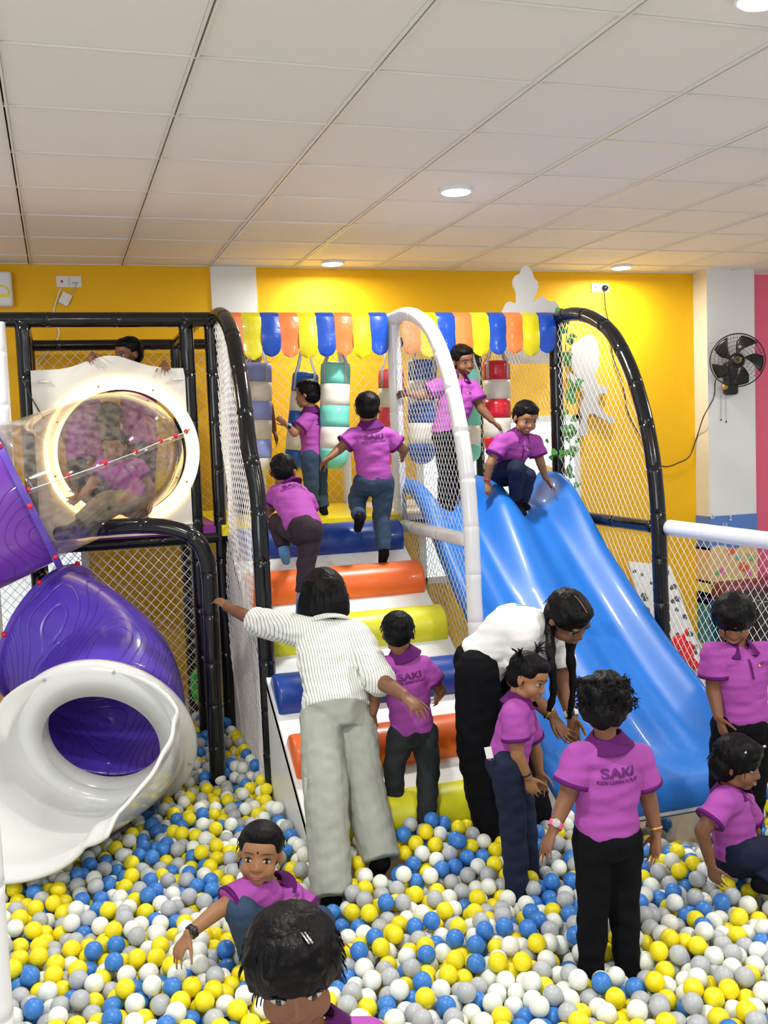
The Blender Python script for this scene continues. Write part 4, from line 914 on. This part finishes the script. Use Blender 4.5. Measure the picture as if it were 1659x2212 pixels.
# --- curly haired child with back to the camera
R,P,H,HX,so,ax,hit = person('person', 'child with curly black hair seen from behind, purple SAKI polo, black trousers and pink watch', 2.80,
 dict(head=(1306,1520,.0), neck=(1311,1602), chest=(1311,1690), pel=(1312,1782,0), shL=(1250,1640), shR=(1377,1640), elL=(1222,1728,.0), wrL=(1197,1790,-.03), haL=(1180,1832,-.04), elR=(1402,1730,.0), wrR=(1418,1797,-.03), haR=(1416,1840,-.05),
 hipL=(1282,1810), hipR=(1344,1810), knL=(1282,1945), knR=(1347,1945), anL=(1277,2062), anR=(1354,2066)), 1.04, (176,12,0), .178, M_skin, 'curly', sink=.12, watch={'L':(M_pinkp,'pinkw'),'R':(M_gold,'band')}, curl={'L':(.18,),'R':(.2,)}, untuck=1, wide=.98, torso=1.0)
# --- woman in striped shirt
R,P,H,HX,so,ax,hit = person('person', 'person with black bob, striped shirt and pale green trousers, one arm stretched to the post', 4.02,
 dict(head=(700,1280,.28), neck=(706,1345,.22), chest=(715,1420,.12), pel=(727,1518,0), shL=(648,1362,.22), shR=(768,1375,.14), elL=(562,1345,.60), wrL=(492,1312,.90), haL=(466,1292,.99), elR=(818,1468,-.10), wrR=(872,1502,-.32), haR=(896,1525,-.38),
 hipL=(693,1550), hipR=(767,1550), knL=(703,1695,-.20), knR=(778,1670,-.10), anL=(712,1862,-.36), anR=(806,1790,-.24)), 1.34, (176,14,0), .205, M_skin, 'bob', 'striped', M_sage, wide=1.28, vox=.0055, sleeve=1.12, adult=True, sink=.12,
 handd={'L':((.1,-.2,-1),(0,.3,1))}, curl={'L':(.4,),'R':(.3,)}, shirt_len=.02, untuck=1, torso=1.02)
MB().tube([P['knL']+V(-.085,-.03,.05),P['knL']+V(-.09,-.03,-.06),P['knL']+V(-.083,-.03,-.14)], .008, 6).build('pocket_tie', M_sage, R)
for pts in (([(660,1556),(700,1560),(737,1566)]),([(672,1562),(672,1582),(712,1590)]),([(757,1575),(790,1560),(800,1552)])):
    pass
# --- bending adult
R,P,H,HX,so,ax,hit = person('person', 'adult in a white tee and black trousers bending down, with two long black braids', 3.86,
 dict(head=(1228,1332,-.22), neck=(1172,1335,-.14), chest=(1112,1358,-.08), pel=(1035,1432,0), shR=(1128,1372,-.18), shL=(1196,1385,.04), elR=(1112,1468,-.08), wrR=(1192,1545,-.16), haR=(1222,1590,-.20), elL=(1214,1478,.0), wrL=(1236,1550,-.08), haL=(1240,1600,-.12),
 hipR=(1030,1450,-.10), hipL=(1052,1448,.06), knR=(1040,1610,-.08), knL=(1100,1620,.04), anR=(1072,1775,-.10), anL=(1148,1765,.0)), 1.38, (48,42,18), .215, M_skin, 'braids', 'tee', M_blackp, wide=1.45, vox=.0055, sleeve=.60, adult=True, sink=.12,
 curl={'L':(.25,),'R':(.3,)}, shirt_len=.0, torso=1.02, watch={'R':(M_brass,'band'),'L':(M_wtee,'w')})
strand('braid', [H(.30,-.12,.30), at(1190,1420,3.54), at(1196,1490,3.52), at(1186,1535,3.54)], (.022,.012), M_hair, R, True)
strand('braid', [H(-.30,-.05,.30), at(1232,1405,3.68), at(1238,1480,3.68), at(1230,1552,3.70)], (.026,.010), M_hair, R, True)
sd,fc,sp_ = ax
for k,(x,y,r,mt) in enumerate([(-.04,.02,.014,'deep'),(-.015,.035,.012,'deep'),(.01,.02,.014,'deep'),(.035,.03,.010,'green'),(-.03,-.01,.016,'red'),(0,-.015,.016,'green'),(.02,-.01,.014,'red'),(.05,.02,.01,'aqua'),(-.055,-.02,.012,'red')]):
    decal(so, 'back_print', ([(math.cos(a)*(1+.3*math.sin(3*a+k)), math.sin(a)*(1+.3*math.cos(2*a+k))) for a in [2*PI*q/12 for q in range(12)]], [tuple(range(12))]), P['chest'].lerp(P['neck'],.45)+sd*x+sp_*y-fc*.15, sd*r, sp_*r, fc, ML[mt], R, .003)
decal(so, 'chest_heart', ([(0,-1),(.8,.1),(.75,.7),(.35,.85),(0,.5),(-.35,.85),(-.75,.7),(-.8,.1)], [tuple(range(8))]), P['chest'].lerp(P['neck'],.75)-sd*.07+fc*.15, sd*.022, sp_*.03, -fc, ML['pink'], R, .003)
strand('hair_parting', [H(0,.30,.985), H(0,.1,1.04), H(0,-.1,1.04)], (.0025,.002), M_skin, R)
MB().ell(H(.39,-.04,.30), AX, (.005,.005,.005), 8, 6).build('earring', M_metal, R)
# --- pigtail girl
R,P,H,HX,so,ax,hit = person('person', 'small girl with pigtails and a white tag on dark jeans, beside the bending adult', 3.46,
 dict(head=(1142,1462,-.02), neck=(1122,1512), chest=(1118,1565), pel=(1098,1632), shR=(1108,1545,-.08), shL=(1130,1545,.08), elR=(1118,1632,-.10), wrR=(1140,1678,-.11), haR=(1150,1708,-.11), elL=(1158,1625,.10), wrL=(1165,1665,.10),
 hipR=(1093,1655,-.06), hipL=(1107,1655,.06), knR=(1106,1745,-.06), knL=(1128,1745,.06), anR=(1112,1842,-.07), anL=(1136,1835,.05)), .96, (62,22,-8), .172, M_skin2, 'tied', sink=.19, pants=M_djean, wide=1.1, prt=False, watch={'R':(M_black,'band')})
for q,(a,b_) in (((-1),((1090,1432),(1112,1424)))), : pass
for p0,ps in ((H(.36,-.22,.86),[(1103,1428),(1098,1436),(1108,1450)]),(H(-.30,-.12,.96),[(1168,1412),(1172,1420),(1176,1436)])):
    for k in range(16):
        q = Vector((math.sin(k*2.1)*.012, math.cos(k*1.7)*.012, math.sin(k*3.3)*.012)); o2 = (p0-H(0,-.1,.6)).normalized(); MB().tube(spline([p0, p0+o2*.022+q*.7+V(0,0,.008), p0+o2*.042+q*1.9+V(0,0,-.004)],4), [.0034]*6+[.0024]*2+[.0012], 5).build('pigtail', M_hair, R)
MB().ell(hit(0,.60,.001), HX, (.0045,.002,.0045), 10, 6).build('forehead_dot', M_iris, R)
c = at(1056,1626,3.36); MB().box((-.013,-.001,-.022),(.013,.001,.022), Matrix.Rotation(-.2,3,'Y')@Matrix.Rotation(-.5,3,'Z'), c).build('white_tag', M_wtee, R, smooth=False)
# --- boy behind the woman
person('person', 'boy in SAKI polo and charcoal jeans at the foot of the stairs, from behind', 3.98,
 dict(head=(860,1366,0), neck=(870,1412), chest=(878,1480), pel=(890,1566), shL=(836,1440), shR=(913,1440), elL=(812,1505,-.02), wrL=(806,1540,-.03), haL=(806,1562), elR=(952,1492,0), wrR=(945,1508,.14), hipL=(868,1582), hipR=(917,1582), knL=(852,1650,.0), knR=(925,1665,-.06), anL=(852,1712,.0), anR=(922,1752,-.12)),
 .93, (176,8,0), .166, M_skin, 'short', pants=M_gjean, sink=.10)
# --- right standing boy
person('person', 'child in purple polo and black trousers standing at the right net, looking down and smiling', 3.42,
 dict(head=(1585,1336,-.03), neck=(1591,1402,0), chest=(1597,1455), pel=(1603,1545), shR=(1543,1415), shL=(1652,1415), elR=(1541,1492), wrR=(1552,1548,-.05), haR=(1563,1583,-.08), elL=(1682,1490), wrL=(1690,1550), hipR=(1574,1568), hipL=(1632,1568), knR=(1562,1680), knL=(1628,1680), anR=(1562,1790), anL=(1620,1790)),
 1.10, (-4,34,0), .188, M_skin, 'bobcut', sink=.08, smile=1, curl={'R':(.35,)}, untuck=1)
# --- crouching girl right
R,P,H,HX,so,ax,hit = person('person', 'smiling girl with black bob and hair clips sitting in the balls at the right edge', 3.12,
 dict(head=(1594,1647,-.02), neck=(1578,1706), chest=(1578,1755), pel=(1590,1832), shR=(1558,1738,-.09), shL=(1604,1738,.09), elR=(1516,1795,-.10), wrR=(1536,1868,-.10), elL=(1628,1795,.10), wrL=(1632,1830,.14), hipR=(1600,1842,-.06), hipL=(1610,1842,.06), knR=(1672,1850,-.08), knL=(1690,1840,.08), anR=(1640,1905,-.10), anL=(1700,1905,.05)),
 1.0, (62,12,-4), .186, M_skin, 'bobcut', pants=M_navy, smile=1, prt=False, wide=1.15)
for x,y,z in ((.36,.02,.72),(.33,.10,.80),(-.1,.36,.92)): MB().tube([H(x,y,z),H(x*1.0,y+.06,z+.05)], .005, 8).build('hair_clip', M_metal, R)
# --- girl crouching front left
R,P,H,HX,so,ax,hit = person('person', 'girl with tied hair crouching at the front left and looking at the camera', 3.28,
 dict(head=(562,1843,-.03), neck=(588,1920,.03), chest=(594,1958,0), pel=(618,2035,.12), shR=(533,1930,-.07), shL=(630,1940,.06), elR=(468,1968,-.12), wrR=(408,2018,-.16), haR=(388,2050,-.17), elL=(690,1990,.0), wrL=(725,2035,-.05), hipR=(600,2040,.05), hipL=(650,2040,.12), knR=(520,1965,-.12), knL=(690,1990,-.05), anR=(552,2090,-.05), anL=(660,2080,.0)),
 1.02, (-8,-7,-6), .190, M_skin2, 'tied', pants=M_jean, prt=False, watch={'R':(M_black,'w')}, curl={'R':(.35,.2)})
MB().ell(hit(0,.62,.001), HX, (.004,.002,.004), 10, 6).build('forehead_dot', M_iris, R)
strand('ponytail', [H(.10,-.48,.45), H(.28,-.55,.30), H(.34,-.5,.1)], (.018,.006), M_hair, R); strand('ponytail', [H(.34,-.40,.40), H(.42,-.42,.22), H(.40,-.38,.08)], (.006,.002), M_hair, R)
# --- foreground head
R,P,H,HX,so,ax,hit = person('person', 'nearest child, only the dark-haired head with a clip and purple collar in view', 1.86,
 dict(head=(634,2092,0), neck=(676,2226,.05), chest=(686,2335,.04), pel=(676,2520,.05), shR=(580,2272,.03), shL=(790,2255,.05), elR=(530,2430), wrR=(535,2540), elL=(800,2430), wrL=(800,2540), hipR=(630,2550,.05), hipL=(722,2550,.05), knR=(630,2750,.05), knL=(722,2750,.05), anR=(630,2960,.05), anL=(722,2960,.05)),
 1.0, (2,12,3), .212, M_skin, 'bobcut', prt=False, vox=.004)
for x in (.10,.13): MB().tube([H(-x,.20,1.03),H(-x-.06,.30,.985)], .0022, 8).build('hair_clip', M_metal, R)
# --- stair climber with one leg up (left)
R,P,H,HX,so,ax,hit = person('person', 'boy in purple polo and dark trousers climbing the stairs bent forward beside the left arch', 5.02,
 dict(head=(612,1018,.14), neck=(622,1048,.12), chest=(632,1085,.02), pel=(655,1135,-.12), shL=(597,1066,.10), shR=(662,1080,.06), elL=(585,1098,.14), wrL=(578,1110,.30), elR=(672,1112,.12), wrR=(664,1128,.28), hipL=(636,1145,-.10), hipR=(672,1150,-.12), knL=(598,1128,.10), knR=(662,1215,-.14), anL=(614,1190,.02), ftL=(618,1212,.05), anR=(652,1290,-.16)),
 .94, (172,18,0), .165, M_skin, 'crop', pants=M_plump, sock=M_bsock, vox=.0055, shorts=.88)
# --- middle climber
person('person', 'boy in purple SAKI polo and jeans stepping to the top of the stairs, arms out', 5.30,
 dict(head=(795,882,0), neck=(798,918), chest=(802,962), pel=(808,1030), shL=(762,944), shR=(838,944), elL=(733,970), wrL=(712,988,-.04), haL=(699,998,-.06), elR=(872,972), wrR=(870,985,.12), hipL=(788,1042), hipR=(828,1042), knL=(770,1082,.14), knR=(824,1115,.02), anL=(777,1118,-.08), ftL=(773,1142,-.04), anR=(829,1192,-.04), ftR=(826,1214,.03)),
 .98, (178,2,0), .172, M_skin, 'crop', pants=M_jean, vox=.0055)
# --- boy in profile by the bags
person('person', 'small boy in profile with a blue wrist band standing between the punch bags', 6.02,
 dict(head=(663,852,0), neck=(672,887), chest=(673,925), pel=(677,978), shL=(662,908,-.07), shR=(686,908,.09), elL=(636,936,-.09), wrL=(621,918,-.10), haL=(608,908,-.10), elR=(690,940,.12), wrR=(680,960,.16), hipL=(670,990,-.05), hipR=(687,990,.05), knL=(672,1045,-.04), knR=(692,1045,.04), anL=(676,1085,.0), anR=(698,1098,.03), ftR=(702,1108,-.02), ftL=(668,1096,0)),
 .90, (-108,0,0), .165, M_skin2, 'short', pants=M_jean, vox=.0055, watch={'L':(mat('sky_blue_band',(.15,.45,.7),.4),'w')})
# --- crouching boy on the slide
R,P,H,HX,so,ax,hit = person('person', 'boy crouching at the top of the blue slide, hands on its two humps', 5.46,
 dict(head=(1136,902,-.04), neck=(1122,940), chest=(1112,968,.02), pel=(1092,1012,.14), shR=(1083,955,-.03), shL=(1155,958,.02), elR=(1058,1002,-.04), wrR=(1052,1040,-.02), haR=(1055,1062,-.03), elL=(1168,1000,.02), wrL=(1178,1032,.06), haL=(1190,1048,.06), hipR=(1082,1012,.12), hipL=(1105,1018,.14), knR=(1118,1012,-.08), knL=(1140,1028,-.02), anR=(1112,1080,.02), anL=(1128,1086,.06), ftR=(1130,1108,-.04), ftL=(1138,1096,.0)),
 1.0, (28,24,-6), .178, M_skin2, 'short', pants=M_djean, vox=.005, prt=False, watch={'R':(M_red,'band')}, handd={'R':((0,0,-1),(1,0,0)),'L':((0,0,-1),(-1,0,0))}, curl={'R':(.25,),'L':(.2,)})
# --- tall boy
person('person', 'tall smiling boy in purple polo standing on the deck behind the white net', 5.72,
 dict(head=(1000,778,0), neck=(990,818), chest=(985,868), pel=(970,928), shR=(948,835), shL=(1018,838), elR=(908,856,.02), wrR=(880,850,.02), haR=(864,852), elL=(1040,884,-.04), wrL=(1062,908,-.08), haL=(1078,922,-.10), hipR=(958,940), hipL=(985,940), knR=(966,1020), knL=(980,1015,.03), anR=(958,1088), anL=(970,1098,.0), ftL=(984,1108,-.04)),
 1.06, (36,14,8), .172, M_skin, 'short', vox=.0055, smile=1)
# --- child in the clear tube
person('person', 'child in a pink-purple polo sitting in the clear tube with legs out', 5.42,
 dict(head=(246,962,.05), neck=(254,996,.06), chest=(262,1030,.06), pel=(288,1078,.08), shR=(222,1012,.02), shL=(298,1010,.10), elR=(196,1050,-.04), wrR=(176,1072,-.08), haR=(160,1080,-.10), elL=(322,1050,.06), wrL=(322,1082,.04), hipR=(270,1080,.04), hipL=(305,1082,.08), knR=(224,1082,-.10), knL=(248,1090,-.04), anR=(172,1128,-.14), anL=(200,1134,-.10), ftR=(156,1138,-.18), ftL=(186,1146,-.14)),
 .98, (-14,14,0), .165, M_skin2, 'short', pants=M_olive, vox=.0055, prt=False)
# --- peeking boy
person('person', 'boy peeking over the wavy cream panel, holding its top edge with both hands', 5.97,
 dict(head=(277,764,0), neck=(296,802,.02), chest=(300,860,.02), pel=(302,950,.02), shR=(262,832,.02), shL=(332,832,.02), elR=(228,828,-.04), wrR=(200,766,-.18), haR=(190,779,-.27), elL=(350,845,-.04), wrL=(356,784,-.18), haL=(361,802,-.27), hipR=(290,965,.02), hipL=(315,965,.02), knR=(290,1030,.02), knL=(316,1030,.02), anR=(290,1085,.02), anL=(316,1085,.02)),
 .98, (-50,8,0), .178, M_skin, 'crop', vox=.0055, prt=False, curl={'L':(.5,),'R':(.5,)}, handd={'L':((0,-.6,-.6),(-1,0,0)),'R':((0,-.6,-.6),(1,0,0))})
# --- two more behind the hole
person('person', 'blurred child in purple seen through the clear tube, standing left behind the round hole', 6.35,
 dict(head=(176,836,0), neck=(177,868,0), chest=(177,915), pel=(178,985), shR=(148,880), shL=(206,880), elR=(140,930), wrR=(146,970), elL=(214,930), wrL=(208,970), hipR=(166,1000), hipL=(192,1000), knR=(166,1055), knL=(192,1055), anR=(166,1100), anL=(192,1100)),
 .92, (10,4,0), .165, M_skin, 'short', vox=.0065, prt=False)
person('person', 'dark-haired child sitting just inside the round hole behind the seated child', 6.0,
 dict(head=(238,905,0), neck=(240,942), chest=(242,975), pel=(246,1040), shR=(206,958), shL=(274,958), elR=(196,1005), wrR=(212,1040,-.1), elL=(284,1005), wrL=(270,1040,-.1), hipR=(230,1046), hipL=(262,1045), knR=(222,1040,-.2), knL=(262,1040,-.2), anR=(224,1085,-.25), anL=(258,1085,-.25)),
 .92, (168,10,0), .17, M_skin2, 'short', vox=.0065, prt=False)
# --- child behind the left net
person('person', 'child behind the left arch net, one arm hanging past the lavender bag', 6.62,
 dict(head=(543,772,0), neck=(530,806), chest=(524,862), pel=(520,945), shR=(500,822), shL=(552,825), elR=(492,870), wrR=(500,915,-.05), elL=(582,880), wrL=(592,930), haL=(600,958), hipR=(508,960), hipL=(532,960), knR=(506,1030), knL=(530,1030), anR=(505,1092), anL=(524,1092)),
 1.08, (20,5,0), .172, M_skin, 'short', pants=M_jean, vox=.0065, prt=False)
# ------------------------------------------------------------------ the ball pit
BR = .031
rb = random.Random(42)
def outside(x, y):
    if x < -.75 or x > 3.62 or y < 1.75 or y > 6.4: return True
    if x > 3.0 and y > 4.55 and x > 3.0: return True
    if x < .86 and y > 6.3: return True
    if .86 <= x <= 1.92 and y > 4.32: return True        # under the roller stairs
    if 1.92 < x <= 3.03 and y > 3.97: return True       # under the slide
    sx, sy, cz = proj((x,y,.25))
    return sx < -420 or sx > 2300 or sy > 2420
PATCH = ((2.60,3.98),.20)
def in_patch(x, y): return math.hypot((x-PATCH[0][0])/1.0,(y-PATCH[0][1])/.8) < PATCH[1]+.03*math.sin(x*40)
def hbase(x, y):
    b = .125+.03*noise.noise(V(x*2.2,y*2.2,3))
    b -= .17*math.exp(-(((x-2.6)/.34)**2+((y-3.84)/.34)**2)); b = max(b, -.0)
    if x < .9 and y > 5: b += .04
    if .80 < x < 2.0 and y > 3.3:
        s = min(1,(y-3.3)/.6)*min(1,(x-.8)/.1)*(1-.35*max(0,min(1,(x-1.35)/.4))); b += .16*s*s*(3-2*s)
        if x > .88 and y > 3.95: b = max(b, 1.205+.62*(y-5.4)+.02)
    if 2.0 < x < 3.05 and y > 3.3: b -= .0
    return b
cell = .064; grid = {}
def near(x, y):
    i, j = int(x//cell), int(y//cell)
    for a in (-1,0,1):
        for b_ in (-1,0,1):
            for q in grid.get((i+a,j+b_), ()): yield q
def restz(x, y):
    z = hbase(x,y)+BR
    for (qx,qy,qz) in near(x,y):
        d2 = (qx-x)**2+(qy-y)**2
        if d2 < 4*BR*BR: z = max(z, qz+math.sqrt(4*BR*BR-d2))
    return z
def blocked(p):
    if .86 < p.x < 1.92 and p.y > 3.8:
        if p.y > 4.2 or p.z < 1.205+.62*(p.y-5.4)+BR: return p.y > 3.93
        for yc in (4.31,3.985):
            if math.hypot(p.y-yc, p.z-(1.205+.62*(yc-5.4))) < .112+BR*.95: return True
    for a,b_,r in CAPS:
        ab = b_-a; t = max(0,min(1,(p-a).dot(ab)/max(1e-6,ab.length_squared)))
        if (a+ab*t-p).length < r*.42+BR*.6: return True
    if (p-C0).length < .40 and p.z > .25: return True
    return False
CH = [chute(u, v) for u in [k/44 for k in range(45)] for v in [k/30 for k in range(31)]]
chg = {}
for q in CH:
    if q.z < .6: chg.setdefault((int(q.x//.1),int(q.y//.1)), []).append(q)
def in_chute(p):
    i,j = int(p.x//.1), int(p.y//.1)
    for a in (-1,0,1):
        for b_ in (-1,0,1):
            for q in chg.get((i+a,j+b_), ()):
                if (q.xy-p.xy).length < .05 and p.z > q.z-.06: return True
    return False
balls = []
area_ = 0
tries = 0
for k in range(90000):
    x = rb.uniform(-.75,3.62); y = rb.uniform(1.75,6.4)
    if outside(x,y) or in_patch(x,y): continue
    z = restz(x,y); st_ = .02
    for it in range(14):          # roll down to a resting place
        best = None
        for a in (0,PI/3,2*PI/3,PI,4*PI/3,5*PI/3):
            nx, ny = x+math.cos(a+it)*st_, y+math.sin(a+it)*st_; nz = restz(nx,ny)
            if nz < z-1e-4 and (best is None or nz < best[2]): best = (nx,ny,nz)
        if best: x,y,z = best
        else: st_ *= .55
    if outside(x,y) or in_patch(x,y): continue
    top = hbase(x,y)+.105*(1-.5*math.exp(-(((x-2.6)/.34)**2+((y-3.84)/.34)**2)))+(.02 if rb.random() < .25 else 0)
    if z > top: 
        tries += 1
        if tries > 12000: break
        continue
    p = V(x,y,z)
    if blocked(p) or in_chute(p): continue
    balls.append((x,y,z)); grid.setdefault((int(x//cell),int(y//cell)), []).append((x,y,z))
for px,py in ((1465,1828),(1438,1778),(1408,1782),(1425,1803),(1395,1800)):     # loose balls on the bare floor
    q = atz(px,py,.035); balls.append((q.x,q.y,BR))
for q in (at(955,1815,3.9),at(985,1768,4.1),at(870,1688,4.2),at(900,1720,4.1)): pass
def bcol():
    r = rb.random(); return 0 if r < .27 else 1 if r < .49 else 2 if r < .76 else 3
cols = [bcol() for _ in balls]
print('balls', len(balls), 'tries', tries)
# which balls show largest
w_, h_ = 415, 553; zb = np.full((h_,w_), 1e9); idb = np.full((h_,w_), -1)
for i,(x,y,z) in enumerate(balls):
    sx,sy,cz = proj((x,y,z)); sx /= 4; sy /= 4; r = FPX*BR/cz/4
    x0,x1,y0,y1 = max(0,int(sx-r)),min(w_-1,int(sx+r)+1),max(0,int(sy-r)),min(h_-1,int(sy+r)+1)
    if x1 <= x0 or y1 <= y0: continue
    yy,xx = np.mgrid[y0:y1+1,x0:x1+1]; mk = ((xx-sx)**2+(yy-sy)**2 < r*r) & (cz < zb[y0:y1+1,x0:x1+1])
    zb[y0:y1+1,x0:x1+1][mk] = cz; idb[y0:y1+1,x0:x1+1][mk] = i
idb[:, 415:] = -1
cnt = np.bincount(idb[idb >= 0].ravel(), minlength=len(balls))
hide = lambda sx,sy: (520 < sx < 745 and sy > 1960) or (1250 < sx < 1380 and sy < 2080)
for i,(x,y,z) in enumerate(balls):
    sx,sy,_ = proj((x,y,z))
    if hide(sx,sy): cnt[i] //= 4
order = sorted(range(len(balls)), key=lambda i: -cnt[i]); solo = set(order[:300])
def sphere_me(name, mt, n=24, m_=16):
    mb = MB(); mb.ell(V(0,0,0), AX, (BR,BR,BR), n, m_); me = bpy.data.meshes.new(name); me.from_pydata(mb.v, [], mb.f); me.materials.append(mt); me.shade_smooth(); return me
CN = ['yellow','blue','white','grey']; BM = [M_by,M_bb,M_bw,M_bg]; protos = [sphere_me('plastic_ball', m_) for m_ in BM]
for i in sorted(solo):
    o = bpy.data.objects.new('plastic_ball', protos[cols[i]]); o.location = balls[i]; COL.objects.link(o)
    sx,sy,_ = proj(balls[i]); col_ = CN[cols[i]]
    if balls[i][2] == BR: zn = 'lying loose on the bare floor patch in front of the slide'
    elif sx < 420: zn = 'in the bottom left corner of the pit, left of the crouching girl' if sy > 1900 else 'beside the white chute, above the crouching girl'
    elif sx < 760: zn = 'close around the crouching girl and the nearest dark-haired head'
    elif sx < 1230: zn = 'along the bottom edge between the nearest head and the curly-haired child' if sy > 2030 else 'in the middle of the pit, left of the curly-haired child'
    elif sx < 1400: zn = 'around the feet of the curly-haired child'
    else: zn = 'in the bottom right corner, right of the curly-haired child' if sy > 2030 else 'just below the girl sitting at the right edge'
    tag(o, col_+' plastic ball '+zn, 'ball', col_+' balls '+zn)
base_ = MB(); base_.ell(V(0,0,0), AX, (BR,BR,BR), 16, 10); bvs = np.array(base_.v, 'f'); bfs = base_.f
rest = [i for i in range(len(balls)) if i not in solo]; nv = len(bvs)
pos = np.array([balls[i] for i in rest],'f'); allv = (bvs[None]+pos[:,None]).reshape(-1,3)
lens = np.array([len(f) for f in bfs]); loops = np.concatenate([np.array(f) for f in bfs]); NL = len(loops)
me = bpy.data.meshes.new('plastic_balls'); me.vertices.add(len(allv)); me.vertices.foreach_set('co', allv.ravel())
L_ = (loops[None]+np.arange(len(rest))[:,None]*nv).ravel(); me.loops.add(len(L_)); me.loops.foreach_set('vertex_index', L_)
st0 = np.concatenate([[0],np.cumsum(lens)[:-1]]); ST = (st0[None]+np.arange(len(rest))[:,None]*NL).ravel(); me.polygons.add(len(ST)); me.polygons.foreach_set('loop_start', ST)
for q in BM: me.materials.append(q)
me.polygons.foreach_set('material_index', np.repeat([cols[i] for i in rest], len(bfs)).astype('i')); me.update(calc_edges=True); me.validate(); me.shade_smooth()
o = bpy.data.objects.new('plastic_balls', me); COL.objects.link(o); tag(o, 'mass of small yellow, blue, white and grey plastic balls filling the pit', 'ball pit', kind='stuff')
